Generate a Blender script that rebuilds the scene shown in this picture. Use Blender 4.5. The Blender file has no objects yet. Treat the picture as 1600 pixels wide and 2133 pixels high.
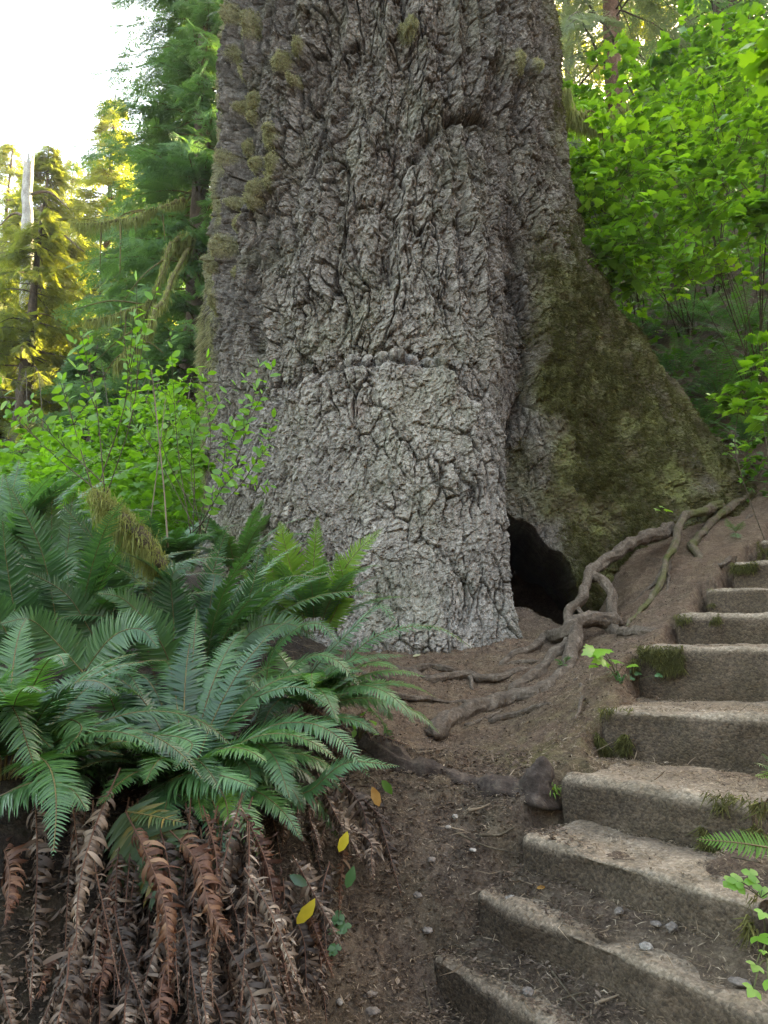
import bpy, math, random
import numpy as np
from mathutils import Vector
sc = bpy.context.scene
COL = sc.collection
rng = np.random.default_rng(7)
random.seed(7)
R_ = math.radians

# ---------------------------------------------------------------- camera, world, sun, exposure
EYE = 1.5                      # eye height above the lowest path
F_PX = 1540.0                  # focal length in pixels of the 1600 x 2133 photograph
HOR = 1335.0
PITCH = math.atan((HOR - 1066.5) / F_PX)
cam = bpy.data.cameras.new('camera')
cam.sensor_fit = 'VERTICAL'; cam.sensor_height = 36.0
cam.lens = 36.0 * F_PX / 2133.0
cam.clip_start = 0.05; cam.clip_end = 2000
co = bpy.data.objects.new('camera', cam); COL.objects.link(co)
co.location = (0, 0, EYE); co.rotation_euler = (math.pi / 2 + PITCH, 0, 0)
sc.camera = co
SUN_AZ, SUN_EL = 38.0, 31.0    # azimuth to the right of straight ahead, elevation
w = bpy.data.worlds.new('World'); sc.world = w; w.use_nodes = True
nt = w.node_tree; nt.nodes.clear()
sky = nt.nodes.new('ShaderNodeTexSky'); sky.sky_type = 'NISHITA'; sky.sun_disc = False
sky.sun_elevation = R_(SUN_EL); sky.sun_rotation = R_(SUN_AZ); sky.dust_density = 2.5; sky.air_density = 1.0
bg = nt.nodes.new('ShaderNodeBackground'); bg.inputs[1].default_value = 0.15
wo = nt.nodes.new('ShaderNodeOutputWorld')
nt.links.new(sky.outputs[0], bg.inputs[0]); nt.links.new(bg.outputs[0], wo.inputs[0])
sl = bpy.data.lights.new('sun', 'SUN'); sl.energy = 5.0; sl.angle = R_(0.5); sl.color = (1.0, 0.88, 0.66)
so = bpy.data.objects.new('sun', sl); COL.objects.link(so)
sd = Vector((math.sin(R_(SUN_AZ)) * math.cos(R_(SUN_EL)), math.cos(R_(SUN_AZ)) * math.cos(R_(SUN_EL)), math.sin(R_(SUN_EL))))
so.rotation_euler = sd.to_track_quat('Z', 'Y').to_euler()
sc.view_settings.view_transform = 'Standard'
try: sc.view_settings.look = 'None'
except Exception: pass
sc.view_settings.exposure = 3.6; sc.view_settings.gamma = 1.0
try:
    sc.view_settings.use_white_balance = True; sc.view_settings.white_balance_temperature = 9300; sc.view_settings.white_balance_tint = 8
except Exception: pass
sc.cycles.max_bounces = 6; sc.cycles.diffuse_bounces = 2; sc.cycles.caustics_reflective = False; sc.cycles.caustics_refractive = False; sc.cycles.glossy_bounces = 2
sc.cycles.transmission_bounces = 4; sc.cycles.transparent_max_bounces = 8
sc.cycles.use_denoising = True
sc.cycles.denoising_prefilter = 'NONE'
sc.cycles.sample_clamp_indirect = 6.0

# ---------------------------------------------------------------- helpers
CP, SP = math.cos(PITCH), math.sin(PITCH)
def ray(px, py):
    u = (px - 800.0) / F_PX; v = (1066.5 - py) / F_PX
    return np.array([u, CP - v * SP, SP + v * CP])
def P(px, py, d):
    """world point seen at photo pixel (px, py) at forward distance d metres"""
    r = ray(px, py); return np.array([0, 0, EYE]) + r * (d / r[1])
def proj(p):
    p = np.asarray(p, float); x, y, z = p[..., 0], p[..., 1], p[..., 2] - EYE
    zc = y * CP + z * SP; yc = -y * SP + z * CP
    return 800 + F_PX * x / zc, 1066.5 - F_PX * yc / zc

def _hash(ix, iy, iz, s):
    h = (ix.astype(np.uint32) * np.uint32(374761393)) ^ (iy.astype(np.uint32) * np.uint32(668265263)) ^ (iz.astype(np.uint32) * np.uint32(2147483647)) ^ np.uint32((s * 974634777 + 12345) & 0xffffffff)
    h = (h ^ (h >> np.uint32(13))) * np.uint32(1274126177)
    h = (h ^ (h >> np.uint32(16))) * np.uint32(2246822519)
    return (h ^ (h >> np.uint32(15)))
def h01(ix, iy, iz, s): return _hash(ix, iy, iz, s).astype(np.float64) / 4294967295.0
def noise(p, s=0):
    """value-gradient noise, about -1..1"""
    i = np.floor(p).astype(np.int64); f = p - i; u = f * f * f * (f * (f * 6 - 15) + 10)
    r = 0
    for dx in (0, 1):
        wx = u[:, 0] if dx else 1 - u[:, 0]
        for dy in (0, 1):
            wy = u[:, 1] if dy else 1 - u[:, 1]
            for dz in (0, 1):
                wz = u[:, 2] if dz else 1 - u[:, 2]
                h = _hash(i[:, 0] + dx, i[:, 1] + dy, i[:, 2] + dz, s)
                gx = (h & np.uint32(1023)) / 511.5 - 1; gy = ((h >> np.uint32(10)) & np.uint32(1023)) / 511.5 - 1; gz = ((h >> np.uint32(20)) & np.uint32(1023)) / 511.5 - 1
                r = r + wx * wy * wz * (gx * (f[:, 0] - dx) + gy * (f[:, 1] - dy) + gz * (f[:, 2] - dz))
    return r * 1.6
def fbm(p, s=0, o=4, g=0.5):
    a = 1.0; t = 0
    for k in range(o): t = t + a * noise(p * 2.0 ** k, s + k); a *= g
    return t
def worley(p, s=0):
    """F1, F2 and a random value of the nearest cell"""
    i = np.floor(p).astype(np.int64); n = len(p)
    f1 = np.full(n, 9.0); f2 = np.full(n, 9.0); c = np.zeros(n); tl = np.zeros(n)
    for dx in (-1, 0, 1):
        for dy in (-1, 0, 1):
            for dz in (-1, 0, 1):
                jx, jy, jz = i[:, 0] + dx, i[:, 1] + dy, i[:, 2] + dz
                h = _hash(jx, jy, jz, s)
                qx = jx + (h & np.uint32(1023)) / 1023.0; qy = jy + ((h >> np.uint32(10)) & np.uint32(1023)) / 1023.0; qz = jz + ((h >> np.uint32(20)) & np.uint32(1023)) / 1023.0
                d = np.sqrt((qx - p[:, 0]) ** 2 + (qy - p[:, 1]) ** 2 + (qz - p[:, 2]) ** 2)
                m = d < f1
                f2 = np.where(m, f1, np.minimum(f2, d)); c = np.where(m, (h % np.uint32(9973)) / 9973.0, c); hh = (h % np.uint32(6283)) / 1000.0; tl = np.where(m, (p[:, 0] - qx) * np.cos(hh) + (p[:, 1] - qy) * np.sin(hh) + (qz - p[:, 2]) * .9, tl); f1 = np.where(m, d, f1)
    worley.tilt = tl
    return f1, f2, c
def sst(a, b, x):
    t = np.clip((x - a) / (b - a), 0, 1); return t * t * (3 - 2 * t)

def mesh(name, V, F, mat=None, attrs=None, smooth=True):
    """F: an (n,k) array or a list of such arrays"""
    V = np.asarray(V, np.float32); Fs = F if isinstance(F, list) else [F]
    Fs = [np.asarray(f, np.int32) for f in Fs if len(f)]
    me = bpy.data.meshes.new(name)
    me.vertices.add(len(V)); me.vertices.foreach_set('co', V.ravel())
    nl = sum(f.size for f in Fs); nf = sum(len(f) for f in Fs)
    me.loops.add(nl); me.loops.foreach_set('vertex_index', np.concatenate([f.ravel() for f in Fs]))
    me.polygons.add(nf)
    tot = np.concatenate([np.full(len(f), f.shape[1], np.int32) for f in Fs])
    st = np.concatenate([[0], np.cumsum(tot)[:-1]]).astype(np.int32)
    me.polygons.foreach_set('loop_start', st); me.polygons.foreach_set('loop_total', tot)
    me.polygons.foreach_set('use_smooth', np.full(nf, smooth, bool))
    for k, a in (attrs or {}).items():
        at = me.attributes.new(k, 'FLOAT', 'POINT'); at.data.foreach_set('value', np.asarray(a, np.float32))
    if mat: me.materials.append(mat)
    me.update(calc_edges=True); me.validate()
    return me
def setp(o, label=None, cat=None, group=None, kind=None):
    if label: o['label'] = label
    if cat: o['category'] = cat
    if group: o['group'] = group
    if kind: o['kind'] = kind
    return o
def thing(name, label, cat, loc, group=None):
    o = bpy.data.objects.new(name, None); COL.objects.link(o); o.location = tuple(float(c) for c in loc)
    o.empty_display_size = 0.1
    return setp(o, label, cat, group)
def part(name, V, F, mat, parent=None, attrs=None, smooth=True, org=None):
    """V in world metres; stored relative to the parent thing"""
    o0 = np.array(org if org is not None else (parent.matrix_basis.translation if parent and parent.type == 'EMPTY' else (parent['_o'] if parent is not None and '_o' in parent else (0, 0, 0))), float)
    me = mesh(name, np.asarray(V, float) - o0, F, mat, attrs, smooth)
    o = bpy.data.objects.new(name, me); COL.objects.link(o)
    if parent is not None: o.parent = parent
    return o
def single(name, V, F, mat, label, cat, group=None, kind=None, attrs=None, smooth=True, org=None):
    V = np.asarray(V, float)
    if org is None: org = (V.min(0) + V.max(0)) / 2; org[2] = V[:, 2].min()
    me = mesh(name, V - np.asarray(org), F, mat, attrs, smooth)
    o = bpy.data.objects.new(name, me); COL.objects.link(o); o.location = tuple(float(c) for c in org)
    return setp(o, label, cat, group, kind)
def struct(name, V, F, mat, attrs=None, smooth=True, kind='structure'):
    o = bpy.data.objects.new(name, mesh(name, V, F, mat, attrs, smooth)); COL.objects.link(o); o['kind'] = kind; return o

class Acc:
    """collects pieces of one mesh"""
    def __init__(s): s.V = []; s.F = {}; s.A = {}; s.n = 0
    def add(s, V, F, **attrs):
        V = np.asarray(V, float)
        for f in (F if isinstance(F, list) else [F]):
            f = np.asarray(f, np.int64)
            if len(f): s.F.setdefault(f.shape[1], []).append(f + s.n)
        s.V.append(V); s.n += len(V)
        for k, a in attrs.items(): s.A.setdefault(k, []).append(np.broadcast_to(np.asarray(a, float), (len(V),)))
    def out(s):
        return np.concatenate(s.V), [np.concatenate(f) for f in s.F.values()], {k: np.concatenate(a) for k, a in s.A.items()}
def norm(v): return v / np.maximum(np.linalg.norm(v, axis=-1, keepdims=True), 1e-9)
def catmull(pts, n):
    pts = np.asarray(pts, float)
    if len(pts) == 2: t = np.linspace(0, 1, n)[:, None]; return pts[0] * (1 - t) + pts[1] * t
    q = np.vstack([2 * pts[0] - pts[1], pts, 2 * pts[-1] - pts[-2]])
    seg = len(pts) - 1; u = np.linspace(0, seg - 1e-6, n); k = u.astype(int); t = (u - k)[:, None]
    a, b, c, d = q[k], q[k + 1], q[k + 2], q[k + 3]
    return 0.5 * (2 * b + (c - a) * t + (2 * a - 5 * b + 4 * c - d) * t * t + (3 * b - a - 3 * c + d) * t ** 3)
def resample(pts, n):
    d = np.concatenate([[0], np.cumsum(np.linalg.norm(np.diff(pts, axis=0), axis=1))])
    u = np.linspace(0, d[-1], n); return np.stack([np.interp(u, d, pts[:, k]) for k in range(pts.shape[1])], 1)
def tube(pts, rad, sides=8, rough=0.0, seed=0, cap=True, fr=8.0, ridge=0.0):
    pts = np.asarray(pts, float); n = len(pts); rad = np.broadcast_to(np.asarray(rad, float), (n,))
    T = norm(np.gradient(pts, axis=0)); ref = np.array([0.0, 0, 1.0])
    if abs(T[:, 2]).mean() > 0.8: ref = np.array([1.0, 0, 0])
    S = norm(np.cross(T, ref)); N = np.cross(S, T)
    a = np.linspace(0, 2 * np.pi, sides, endpoint=False)
    D = S[:, None] * np.cos(a)[None, :, None] + N[:, None] * np.sin(a)[None, :, None]
    V = pts[:, None] + D * rad[:, None, None]; V = V.reshape(-1, 3)
    if rough:
        k = fbm(V * fr, seed, 3); V = V + D.reshape(-1, 3) * (k * rough * np.repeat(rad, sides))[:, None]
    if ridge:
        s_ = np.repeat(np.concatenate([[0], np.cumsum(np.linalg.norm(np.diff(pts, axis=0), axis=1))]), sides); aa = np.tile(a, n) + 1.2 * noise(np.stack([s_ * 3, s_ * 0, s_ * 0 + seed], 1), seed)
        k = noise(np.stack([np.cos(aa) * 2.2, np.sin(aa) * 2.2, s_ * 4], 1), seed + 9) + .5 * noise(np.stack([np.cos(aa) * 5, np.sin(aa) * 5, s_ * 14], 1), seed + 8)
        V = V + D.reshape(-1, 3) * (k * ridge * np.repeat(rad, sides))[:, None]
    i = np.arange(n - 1)[:, None] * sides; j = np.arange(sides)[None, :]; j2 = (j + 1) % sides
    F = np.stack([i + j, i + j2, i + j2 + sides, i + j + sides], -1).reshape(-1, 4)
    fs = [F]
    if cap:
        V = np.vstack([V, pts[-1:] + T[-1:] * rad[-1] * 0.5, pts[:1]]); e = (n - 1) * sides; q = n * sides
        j = np.arange(sides); j2 = (j + 1) % sides
        fs.append(np.vstack([np.stack([e + j, e + j2, np.full(sides, q)], 1), np.stack([j2, j, np.full(sides, q + 1)], 1)]))
    return V, fs
def scatter(tV, tF, pos, X, Y, Z, s):
    """replicate a template at pos with axes X, Y, Z and scale s -> V, F list"""
    m = len(pos); s = np.broadcast_to(np.asarray(s, float), (m,))
    V = pos[:, None] + s[:, None, None] * (tV[None, :, 0, None] * X[:, None] + tV[None, :, 1, None] * Y[:, None] + tV[None, :, 2, None] * Z[:, None])
    off = (np.arange(m) * len(tV))[:, None, None]
    Fs = [(f[None] + off).reshape(-1, f.shape[1]) for f in (tF if isinstance(tF, list) else [tF])]
    return V.reshape(-1, 3), Fs
def basis(X, up=(0, 0, 1), roll=None):
    X = norm(X); Y = norm(np.cross(np.broadcast_to(up, X.shape), X)); Z = np.cross(X, Y)
    if roll is not None:
        c, s_ = np.cos(roll)[:, None], np.sin(roll)[:, None]; Y, Z = Y * c + Z * s_, Z * c - Y * s_
    return X, Y, Z

# ---------------------------------------------------------------- materials
class NB:
    def __init__(s, name):
        s.m = bpy.data.materials.new(name); s.m.use_nodes = True; s.t = s.m.node_tree; s.t.nodes.clear()
        s.out = s.t.nodes.new('ShaderNodeOutputMaterial')
    def n(s, typ, **kw):
        x = s.t.nodes.new(typ)
        for k, v in kw.items():
            if k.startswith('i_'):
                key = k[2:]; key = int(key) if key.isdigit() else key.replace('_', ' ')
                if hasattr(v, 'default_value') or isinstance(v, bpy.types.NodeSocket): s.t.links.new(v, x.inputs[key])
                else: x.inputs[key].default_value = v
            else: setattr(x, k, v)
        return x
    def l(s, a, b): s.t.links.new(a, b)
    def ramp(s, fac, stops):
        x = s.t.nodes.new('ShaderNodeValToRGB'); e = x.color_ramp.elements
        while len(e) > 1: e.remove(e[-1])
        e[0].position = stops[0][0]; e[0].color = c4(stops[0][1])
        for p, c in stops[1:]: q = e.new(p); q.color = c4(c)
        s.l(fac, x.inputs[0]); return x.outputs[0]
    def mix(s, f, a, b, mode='MIX'):
        x = s.t.nodes.new('ShaderNodeMix'); x.data_type = 'RGBA'; x.blend_type = mode
        for v, k in ((f, 0), (a, 6), (b, 7)):
            if isinstance(v, bpy.types.NodeSocket): s.l(v, x.inputs[k])
            elif k == 0: x.inputs[0].default_value = v
            else: x.inputs[k].default_value = c4(v)
        return x.outputs[2]
    def math(s, op, a, b=0.0, clamp=False):
        x = s.t.nodes.new('ShaderNodeMath'); x.operation = op; x.use_clamp = clamp
        for k, v in ((0, a), (1, b)):
            if isinstance(v, bpy.types.NodeSocket): s.l(v, x.inputs[k])
            else: x.inputs[k].default_value = v
        return x.outputs[0]
    def noise(s, scale, detail=4, rough=0.55, vec=None):
        x = s.n('ShaderNodeTexNoise'); x.inputs['Scale'].default_value = scale; x.inputs['Detail'].default_value = detail; x.inputs['Roughness'].default_value = rough
        s.l(vec if vec else s.coord(), x.inputs['Vector']); return x.outputs['Fac']
    def vor(s, scale, vec=None, feat='F1', out='Distance'):
        x = s.n('ShaderNodeTexVoronoi'); x.feature = feat; x.inputs['Scale'].default_value = scale
        s.l(vec if vec else s.coord(), x.inputs['Vector']); return x.outputs[out]
    def coord(s):
        if not hasattr(s, '_c'): s._c = s.t.nodes.new('ShaderNodeTexCoord').outputs['Object']
        return s._c
    def attr(s, name):
        x = s.t.nodes.new('ShaderNodeAttribute'); x.attribute_name = name; return x.outputs['Fac']
    def mapv(s, scale):
        x = s.t.nodes.new('ShaderNodeMapping'); x.inputs['Scale'].default_value = scale; s.l(s.coord(), x.inputs[0]); return x.outputs[0]
    def bump(s, h, dist=0.01, strength=1.0, prev=None):
        x = s.t.nodes.new('ShaderNodeBump'); x.inputs['Distance'].default_value = dist; x.inputs['Strength'].default_value = strength
        s.l(h, x.inputs['Height'])
        if prev: s.l(prev, x.inputs['Normal'])
        return x.outputs[0]
    def finish(s, col, rough=0.9, normal=None, spec=0.3, trans=None, tfac=0.35):
        b = s.t.nodes.new('ShaderNodeBsdfPrincipled')
        if isinstance(col, bpy.types.NodeSocket): s.l(col, b.inputs['Base Color'])
        else: b.inputs['Base Color'].default_value = c4(col)
        if isinstance(rough, bpy.types.NodeSocket): s.l(rough, b.inputs['Roughness'])
        else: b.inputs['Roughness'].default_value = rough
        b.inputs['Specular IOR Level'].default_value = spec
        if normal: s.l(normal, b.inputs['Normal'])
        if trans is not None:
            t = s.t.nodes.new('ShaderNodeBsdfTranslucent'); m = s.t.nodes.new('ShaderNodeMixShader'); m.inputs[0].default_value = tfac
            if isinstance(trans, bpy.types.NodeSocket): s.l(trans, t.inputs[0])
            else: t.inputs[0].default_value = c4(trans)
            s.l(b.outputs[0], m.inputs[1]); s.l(t.outputs[0], m.inputs[2]); s.l(m.outputs[0], s.out.inputs[0])
        else: s.l(b.outputs[0], s.out.inputs[0])
        return s.m
def c4(c): return (c[0], c[1], c[2], 1.0) if len(c) == 3 else tuple(c)

def leafmat(name, stops, tcol, tfac=0.35, rough=0.5, spec=0.4, patch=1.2):
    """stops over the per-leaf random value"""
    b = NB(name); r = b.attr('rnd'); n = b.noise(patch, 2)
    f = b.math('ADD', b.math('MULTIPLY', r, 0.7), b.math('MULTIPLY', n, 0.5)); f = b.math('SUBTRACT', f, 0.12, True)
    c = b.ramp(f, stops)
    t = b.mix(1.0, c, tcol, 'MULTIPLY')
    return b.finish(c, rough, None, spec, t, tfac)
M = {}
M['fern'] = leafmat('fern_green', [(0, (.012, .04, .018)), (.4, (.025, .078, .028)), (.75, (.055, .145, .048)), (1, (.1, .22, .08))], (2.2, 2.2, 1.2), .28, .38, .55)
M['fern_mid'] = leafmat('fern_mid_green', [(0, (.02, .06, .018)), (.5, (.045, .13, .03)), (1, (.09, .22, .05))], (2.1, 2.1, 1.1), .3, .36, .7)
M['fern_young'] = leafmat('fern_young', [(0, (.05, .13, .02)), (.5, (.09, .2, .025)), (1, (.16, .28, .04))], (2.0, 1.9, 1.1), .4, .5, .4)
M['fern_dead'] = leafmat('fern_dead', [(0, (.022, .016, .013)), (.35, (.058, .04, .03)), (.6, (.14, .098, .07)), (.8, (.28, .21, .155)), (1, (.48, .4, .31))], (1.5, 1.2, 1.0), .15, .6, .3, 3.0)
M['rust'] = leafmat('fern_rust', [(0, (.04, .018, .012)), (.4, (.1, .045, .028)), (.7, (.2, .1, .055)), (1, (.42, .28, .17))], (1.5, 1.2, 1.0), .2, .6, .3, 3.0)
M['fern_fade'] = leafmat('fern_fading', [(0, (.03, .07, .03)), (.55, (.05, .09, .03)), (.75, (.18, .14, .03)), (1, (.35, .17, .05))], (1.8, 1.6, 1.0), .25, .5, .4, 14.0)
M['bushleaf'] = leafmat('bush_leaf', [(0, (.035, .10, .015)), (.35, (.075, .2, .022)), (.7, (.15, .33, .03)), (1, (.24, .44, .06))], (2.0, 1.8, .8), .45, .4, .6)
M['shrubleaf'] = leafmat('shrub_leaf', [(0, (.05, .14, .022)), (.5, (.095, .24, .03)), (1, (.17, .34, .05))], (2.0, 1.9, .8), .5, .45, .5)
M['needle'] = leafmat('needle_green', [(0, (.045, .095, .045)), (.5, (.09, .18, .07)), (1, (.15, .27, .085))], (1.8, 1.9, .9), .35, .6, .3, .5)
M['needle_far'] = leafmat('needle_olive', [(0, (.07, .10, .04)), (.5, (.16, .2, .055)), (1, (.27, .3, .08))], (1.9, 1.7, .7), .58, .6, .3, .5)
M['needle_grey'] = leafmat('needle_grey', [(0, (.07, .09, .05)), (.5, (.15, .19, .11)), (1, (.24, .28, .15))], (1.6, 1.6, 1.0), .35, .7, .3, .6)
M['moss_hang'] = leafmat('hanging_moss', [(0, (.08, .09, .03)), (.5, (.2, .22, .07)), (1, (.36, .38, .15))], (1.5, 1.5, 1.0), .3, .9, .1, 6)
M['moss_blade'] = leafmat('moss_blade', [(0, (.03, .03, .012)), (.5, (.065, .062, .022)), (1, (.12, .12, .035))], (1.5, 1.5, 1.0), .25, .9, .1, 5)
M['moss_pale'] = leafmat('moss_pale', [(0, (.12, .115, .06)), (.5, (.28, .27, .15)), (1, (.48, .46, .29))], (1.3, 1.3, 1.0), .3, .9, .1, 5)
M['moss_step'] = leafmat('moss_green', [(0, (.035, .034, .014)), (.55, (.085, .082, .025)), (1, (.27, .26, .08))], (1.5, 1.5, .8), .3, .8, .2, 9)
M['litter'] = leafmat('dry_needles', [(0, (.06, .04, .025)), (.5, (.17, .12, .075)), (1, (.4, .32, .23))], (1.2, 1.1, 1.0), .1, .7, .2, 7)
M['litter_dark'] = leafmat('forest_litter', [(0, (.025, .017, .012)), (.5, (.085, .058, .04)), (1, (.27, .21, .16))], (1.2, 1.1, 1.0), .1, .8, .2, 4)

def bark_mat(name, dark, mid, pale, sc_=9.0, moss=None, disp=0.02, rough=.9):
    b = NB(name); v = b.mapv((1, 1, .35)); n1 = b.noise(sc_, 6, .65, v); n2 = b.noise(sc_ * 3.5, 5, .6)
    f = b.math('ADD', b.math('MULTIPLY', n1, .6), b.math('MULTIPLY', n2, .4))
    c = b.ramp(f, [(.32, dark), (.5, mid), (.68, pale)])
    if moss:
        m = b.ramp(b.noise(sc_ * .35, 4, .6), [(.45, (0, 0, 0)), (.6, (1, 1, 1))]); c = b.mix(m, c, moss)
    return b.finish(c, rough, b.bump(f, disp), .2)
M['bark_far'] = bark_mat('conifer_bark', (.03, .022, .018), (.09, .065, .05), (.2, .16, .13), 6)
M['snag'] = bark_mat('snag_wood', (.16, .14, .13), (.34, .32, .3), (.55, .53, .5), 7)
M['redwood_snag'] = bark_mat('red_stump_wood', (.05, .03, .02), (.14, .075, .05), (.28, .17, .13), 7)
M['twig'] = bark_mat('twig_bark', (.03, .022, .015), (.07, .055, .035), (.16, .13, .09), 30, disp=.003)
M['mosslimb'] = bark_mat('mossy_limb', (.04, .03, .015), (.1, .085, .03), (.19, .17, .06), 20, disp=.01)
M['root'] = bark_mat('root_bark', (.035, .025, .018), (.095, .07, .05), (.2, .158, .12), 18, disp=.02)
M['rootmoss'] = bark_mat('root_moss', (.05, .036, .025), (.1, .074, .05), (.16, .13, .09), 14, (.07, .07, .022), .015)
M['rootdark'] = bark_mat('dark_root', (.02, .014, .011), (.05, .036, .028), (.11, .085, .065), 22, disp=.012)
b = NB('frond_stalk'); M['stalk'] = b.finish(b.ramp(b.noise(8), [(.3, (.08, .045, .02)), (.7, (.14, .12, .04))]), .6)
b = NB('green_stem'); M['stem'] = b.finish(b.ramp(b.noise(6), [(.35, (.05, .035, .02)), (.65, (.09, .11, .03))]), .6)
b = NB('dead_cane'); M['cane'] = b.finish(b.ramp(b.noise(4), [(.35, (.1, .07, .045)), (.65, (.24, .18, .12))]), .8)

def ground_mat():
    b = NB('forest_soil'); n1 = b.noise(1.3, 6, .6); n2 = b.noise(14, 8, .7); n3 = b.noise(90, 5, .7); v = b.vor(42); d = b.attr('damp_shade'); mo = b.attr('moss')
    f = b.math('ADD', b.math('MULTIPLY', n2, .5), b.math('MULTIPLY', n3, .5))
    dark = b.ramp(f, [(.35, (.035, .025, .018)), (.5, (.1, .072, .053)), (.66, (.21, .16, .12))])
    dry = b.ramp(f, [(.34, (.055, .034, .022)), (.5, (.125, .08, .053)), (.68, (.23, .165, .115))])
    c = b.mix(d, dry, dark)
    c = b.mix(b.attr('fern_shade'), c, b.ramp(f, [(.35, (.012, .009, .007)), (.52, (.03, .022, .017)), (.68, (.075, .056, .044))]))  # soil blackened under the ferns, painting in the shade between fronds
    mm = b.math('MULTIPLY', mo, b.ramp(b.noise(3.5, 6, .7), [(.42, (0, 0, 0)), (.6, (1, 1, 1))]))
    c = b.mix(mm, c, b.ramp(f, [(.35, (.05, .045, .015)), (.65, (.14, .135, .04))]))
    h = b.math('ADD', b.math('MULTIPLY', n2, .6), b.math('ADD', b.math('MULTIPLY', n3, .35), b.math('MULTIPLY', v, -.25)))
    return b.finish(c, .95, b.bump(h, .03), .15)
M['soil'] = ground_mat()
def trunk_mat():
    b = NB('old_spruce_bark'); moss = b.attr('moss'); pale = b.attr('pale'); plate = b.attr('plate')
    v = b.mapv((1, 1, .5)); n1 = b.noise(5, 6, .65, v); n2 = b.noise(38, 7, .72); n3 = b.noise(130, 4, .7); vd = b.vor(34, v, 'F1'); vc = b.vor(34, v, 'F1', 'Color')
    f = b.math('ADD', b.math('MULTIPLY', n2, .5), b.math('MULTIPLY', n3, .5))
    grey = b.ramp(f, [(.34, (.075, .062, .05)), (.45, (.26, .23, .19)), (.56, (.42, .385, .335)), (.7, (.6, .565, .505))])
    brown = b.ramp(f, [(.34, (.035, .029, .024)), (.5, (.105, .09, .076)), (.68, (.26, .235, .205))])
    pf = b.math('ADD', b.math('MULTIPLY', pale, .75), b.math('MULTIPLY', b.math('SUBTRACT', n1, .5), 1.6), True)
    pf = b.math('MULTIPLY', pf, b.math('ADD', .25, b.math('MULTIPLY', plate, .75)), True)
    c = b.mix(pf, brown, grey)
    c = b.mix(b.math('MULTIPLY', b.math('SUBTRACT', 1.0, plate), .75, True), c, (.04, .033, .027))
    vcc = b.t.nodes.new('ShaderNodeSeparateColor'); b.l(vc, vcc.inputs[0]); c = b.mix(.4, c, b.mix(1.0, c, b.ramp(vcc.outputs[0], [(0, (.35, .33, .3)), (1, (1.5, 1.5, 1.5))]), 'MULTIPLY'))
    red = b.ramp(b.noise(2.2, 5, .7), [(.64, (0, 0, 0)), (.72, (1, 1, 1))])
    c = b.mix(b.math('MULTIPLY', red, .3), c, (.16, .085, .06))
    gl = b.ramp(b.noise(1.7, 5, .6), [(.5, (0, 0, 0)), (.68, (1, 1, 1))])
    c = b.mix(b.math('MULTIPLY', gl, .25), c, (.13, .15, .07))
    mc = b.ramp(b.math('ADD', b.math('MULTIPLY', f, .5), b.math('MULTIPLY', b.noise(3.3, 5), .5)), [(.36, (.035, .027, .015)), (.46, (.078, .062, .03)), (.55, (.1, .1, .034)), (.66, (.18, .18, .058))])
    mk = b.math('MULTIPLY', moss, 1.0, True)
    c = b.mix(mk, c, mc)
    c = b.mix(b.math('MULTIPLY', b.attr('mossp'), .85), c, b.ramp(f, [(.36, (.07, .065, .03)), (.5, (.2, .19, .1)), (.66, (.38, .36, .22))]))
    h = b.math('ADD', b.math('MULTIPLY', n2, .5), b.math('ADD', b.math('MULTIPLY', n3, .3), b.math('MULTIPLY', vd, -.35)))
    return b.finish(c, .9, b.bump(h, .022, 1.0), .25)
M['trunk'] = trunk_mat()
def concrete():
    b = NB('pebbled_concrete'); n1 = b.noise(2.5, 6, .6); n2 = b.noise(70, 6, .75); v = b.vor(110); v2 = b.vor(110, None, 'F1', 'Color')
    v2g = b.t.nodes.new('ShaderNodeSeparateColor'); b.l(v2, v2g.inputs[0])
    side = b.attr('side'); dirt = b.attr('dirt')
    f = b.math('ADD', b.math('MULTIPLY', n2, .6), b.math('MULTIPLY', n1, .4))
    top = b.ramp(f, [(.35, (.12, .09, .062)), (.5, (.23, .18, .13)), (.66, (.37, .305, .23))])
    sd_ = b.ramp(f, [(.35, (.028, .022, .016)), (.5, (.078, .057, .039)), (.66, (.145, .11, .078))])  # risers darker: some dirt, and shade put into the colour
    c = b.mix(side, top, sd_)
    c = b.mix(b.math('MULTIPLY', dirt, b.ramp(b.noise(5, 6, .7), [(.35, (.3, .3, .3)), (.6, (1, 1, 1))])), c, b.ramp(b.noise(60, 5, .7), [(.35, (.05, .033, .022)), (.65, (.17, .12, .08))]))
    c = b.mix(b.math('MULTIPLY', b.ramp(b.noise(3.2, 6, .7), [(.48, (0, 0, 0)), (.66, (1, 1, 1))]), .4), c, (.055, .045, .026))
    c = b.mix(.5, c, b.mix(1.0, c, b.ramp(v2g.outputs[0], [(0, (.4, .4, .4)), (1, (1.6, 1.55, 1.5))]), 'MULTIPLY'))
    h = b.math('ADD', b.math('MULTIPLY', n2, .6), b.math('MULTIPLY', v, -.4))
    return b.finish(c, .92, b.bump(h, .012), .2)
M['concrete'] = concrete()
b = NB('stone'); n_ = b.noise(35, 6, .7)
M['stone'] = b.finish(b.ramp(n_, [(.35, (.085, .068, .055)), (.65, (.23, .195, .165))]), .9, b.bump(n_, .006))
b = NB('white_stone'); n_ = b.noise(60, 6, .7)
M['stone_white'] = b.finish(b.ramp(n_, [(.35, (.12, .105, .088)), (.62, (.36, .325, .28))]), .8, b.bump(n_, .006))

# ---------------------------------------------------------------- terrain
# (x, y, z relative to the eye); measured anchors, plus an added unseen hill behind the camera
STEP = [None]
def pxz(px, py, d): q = P(px, py, d); return q[0], q[1], q[2] - EYE
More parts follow.
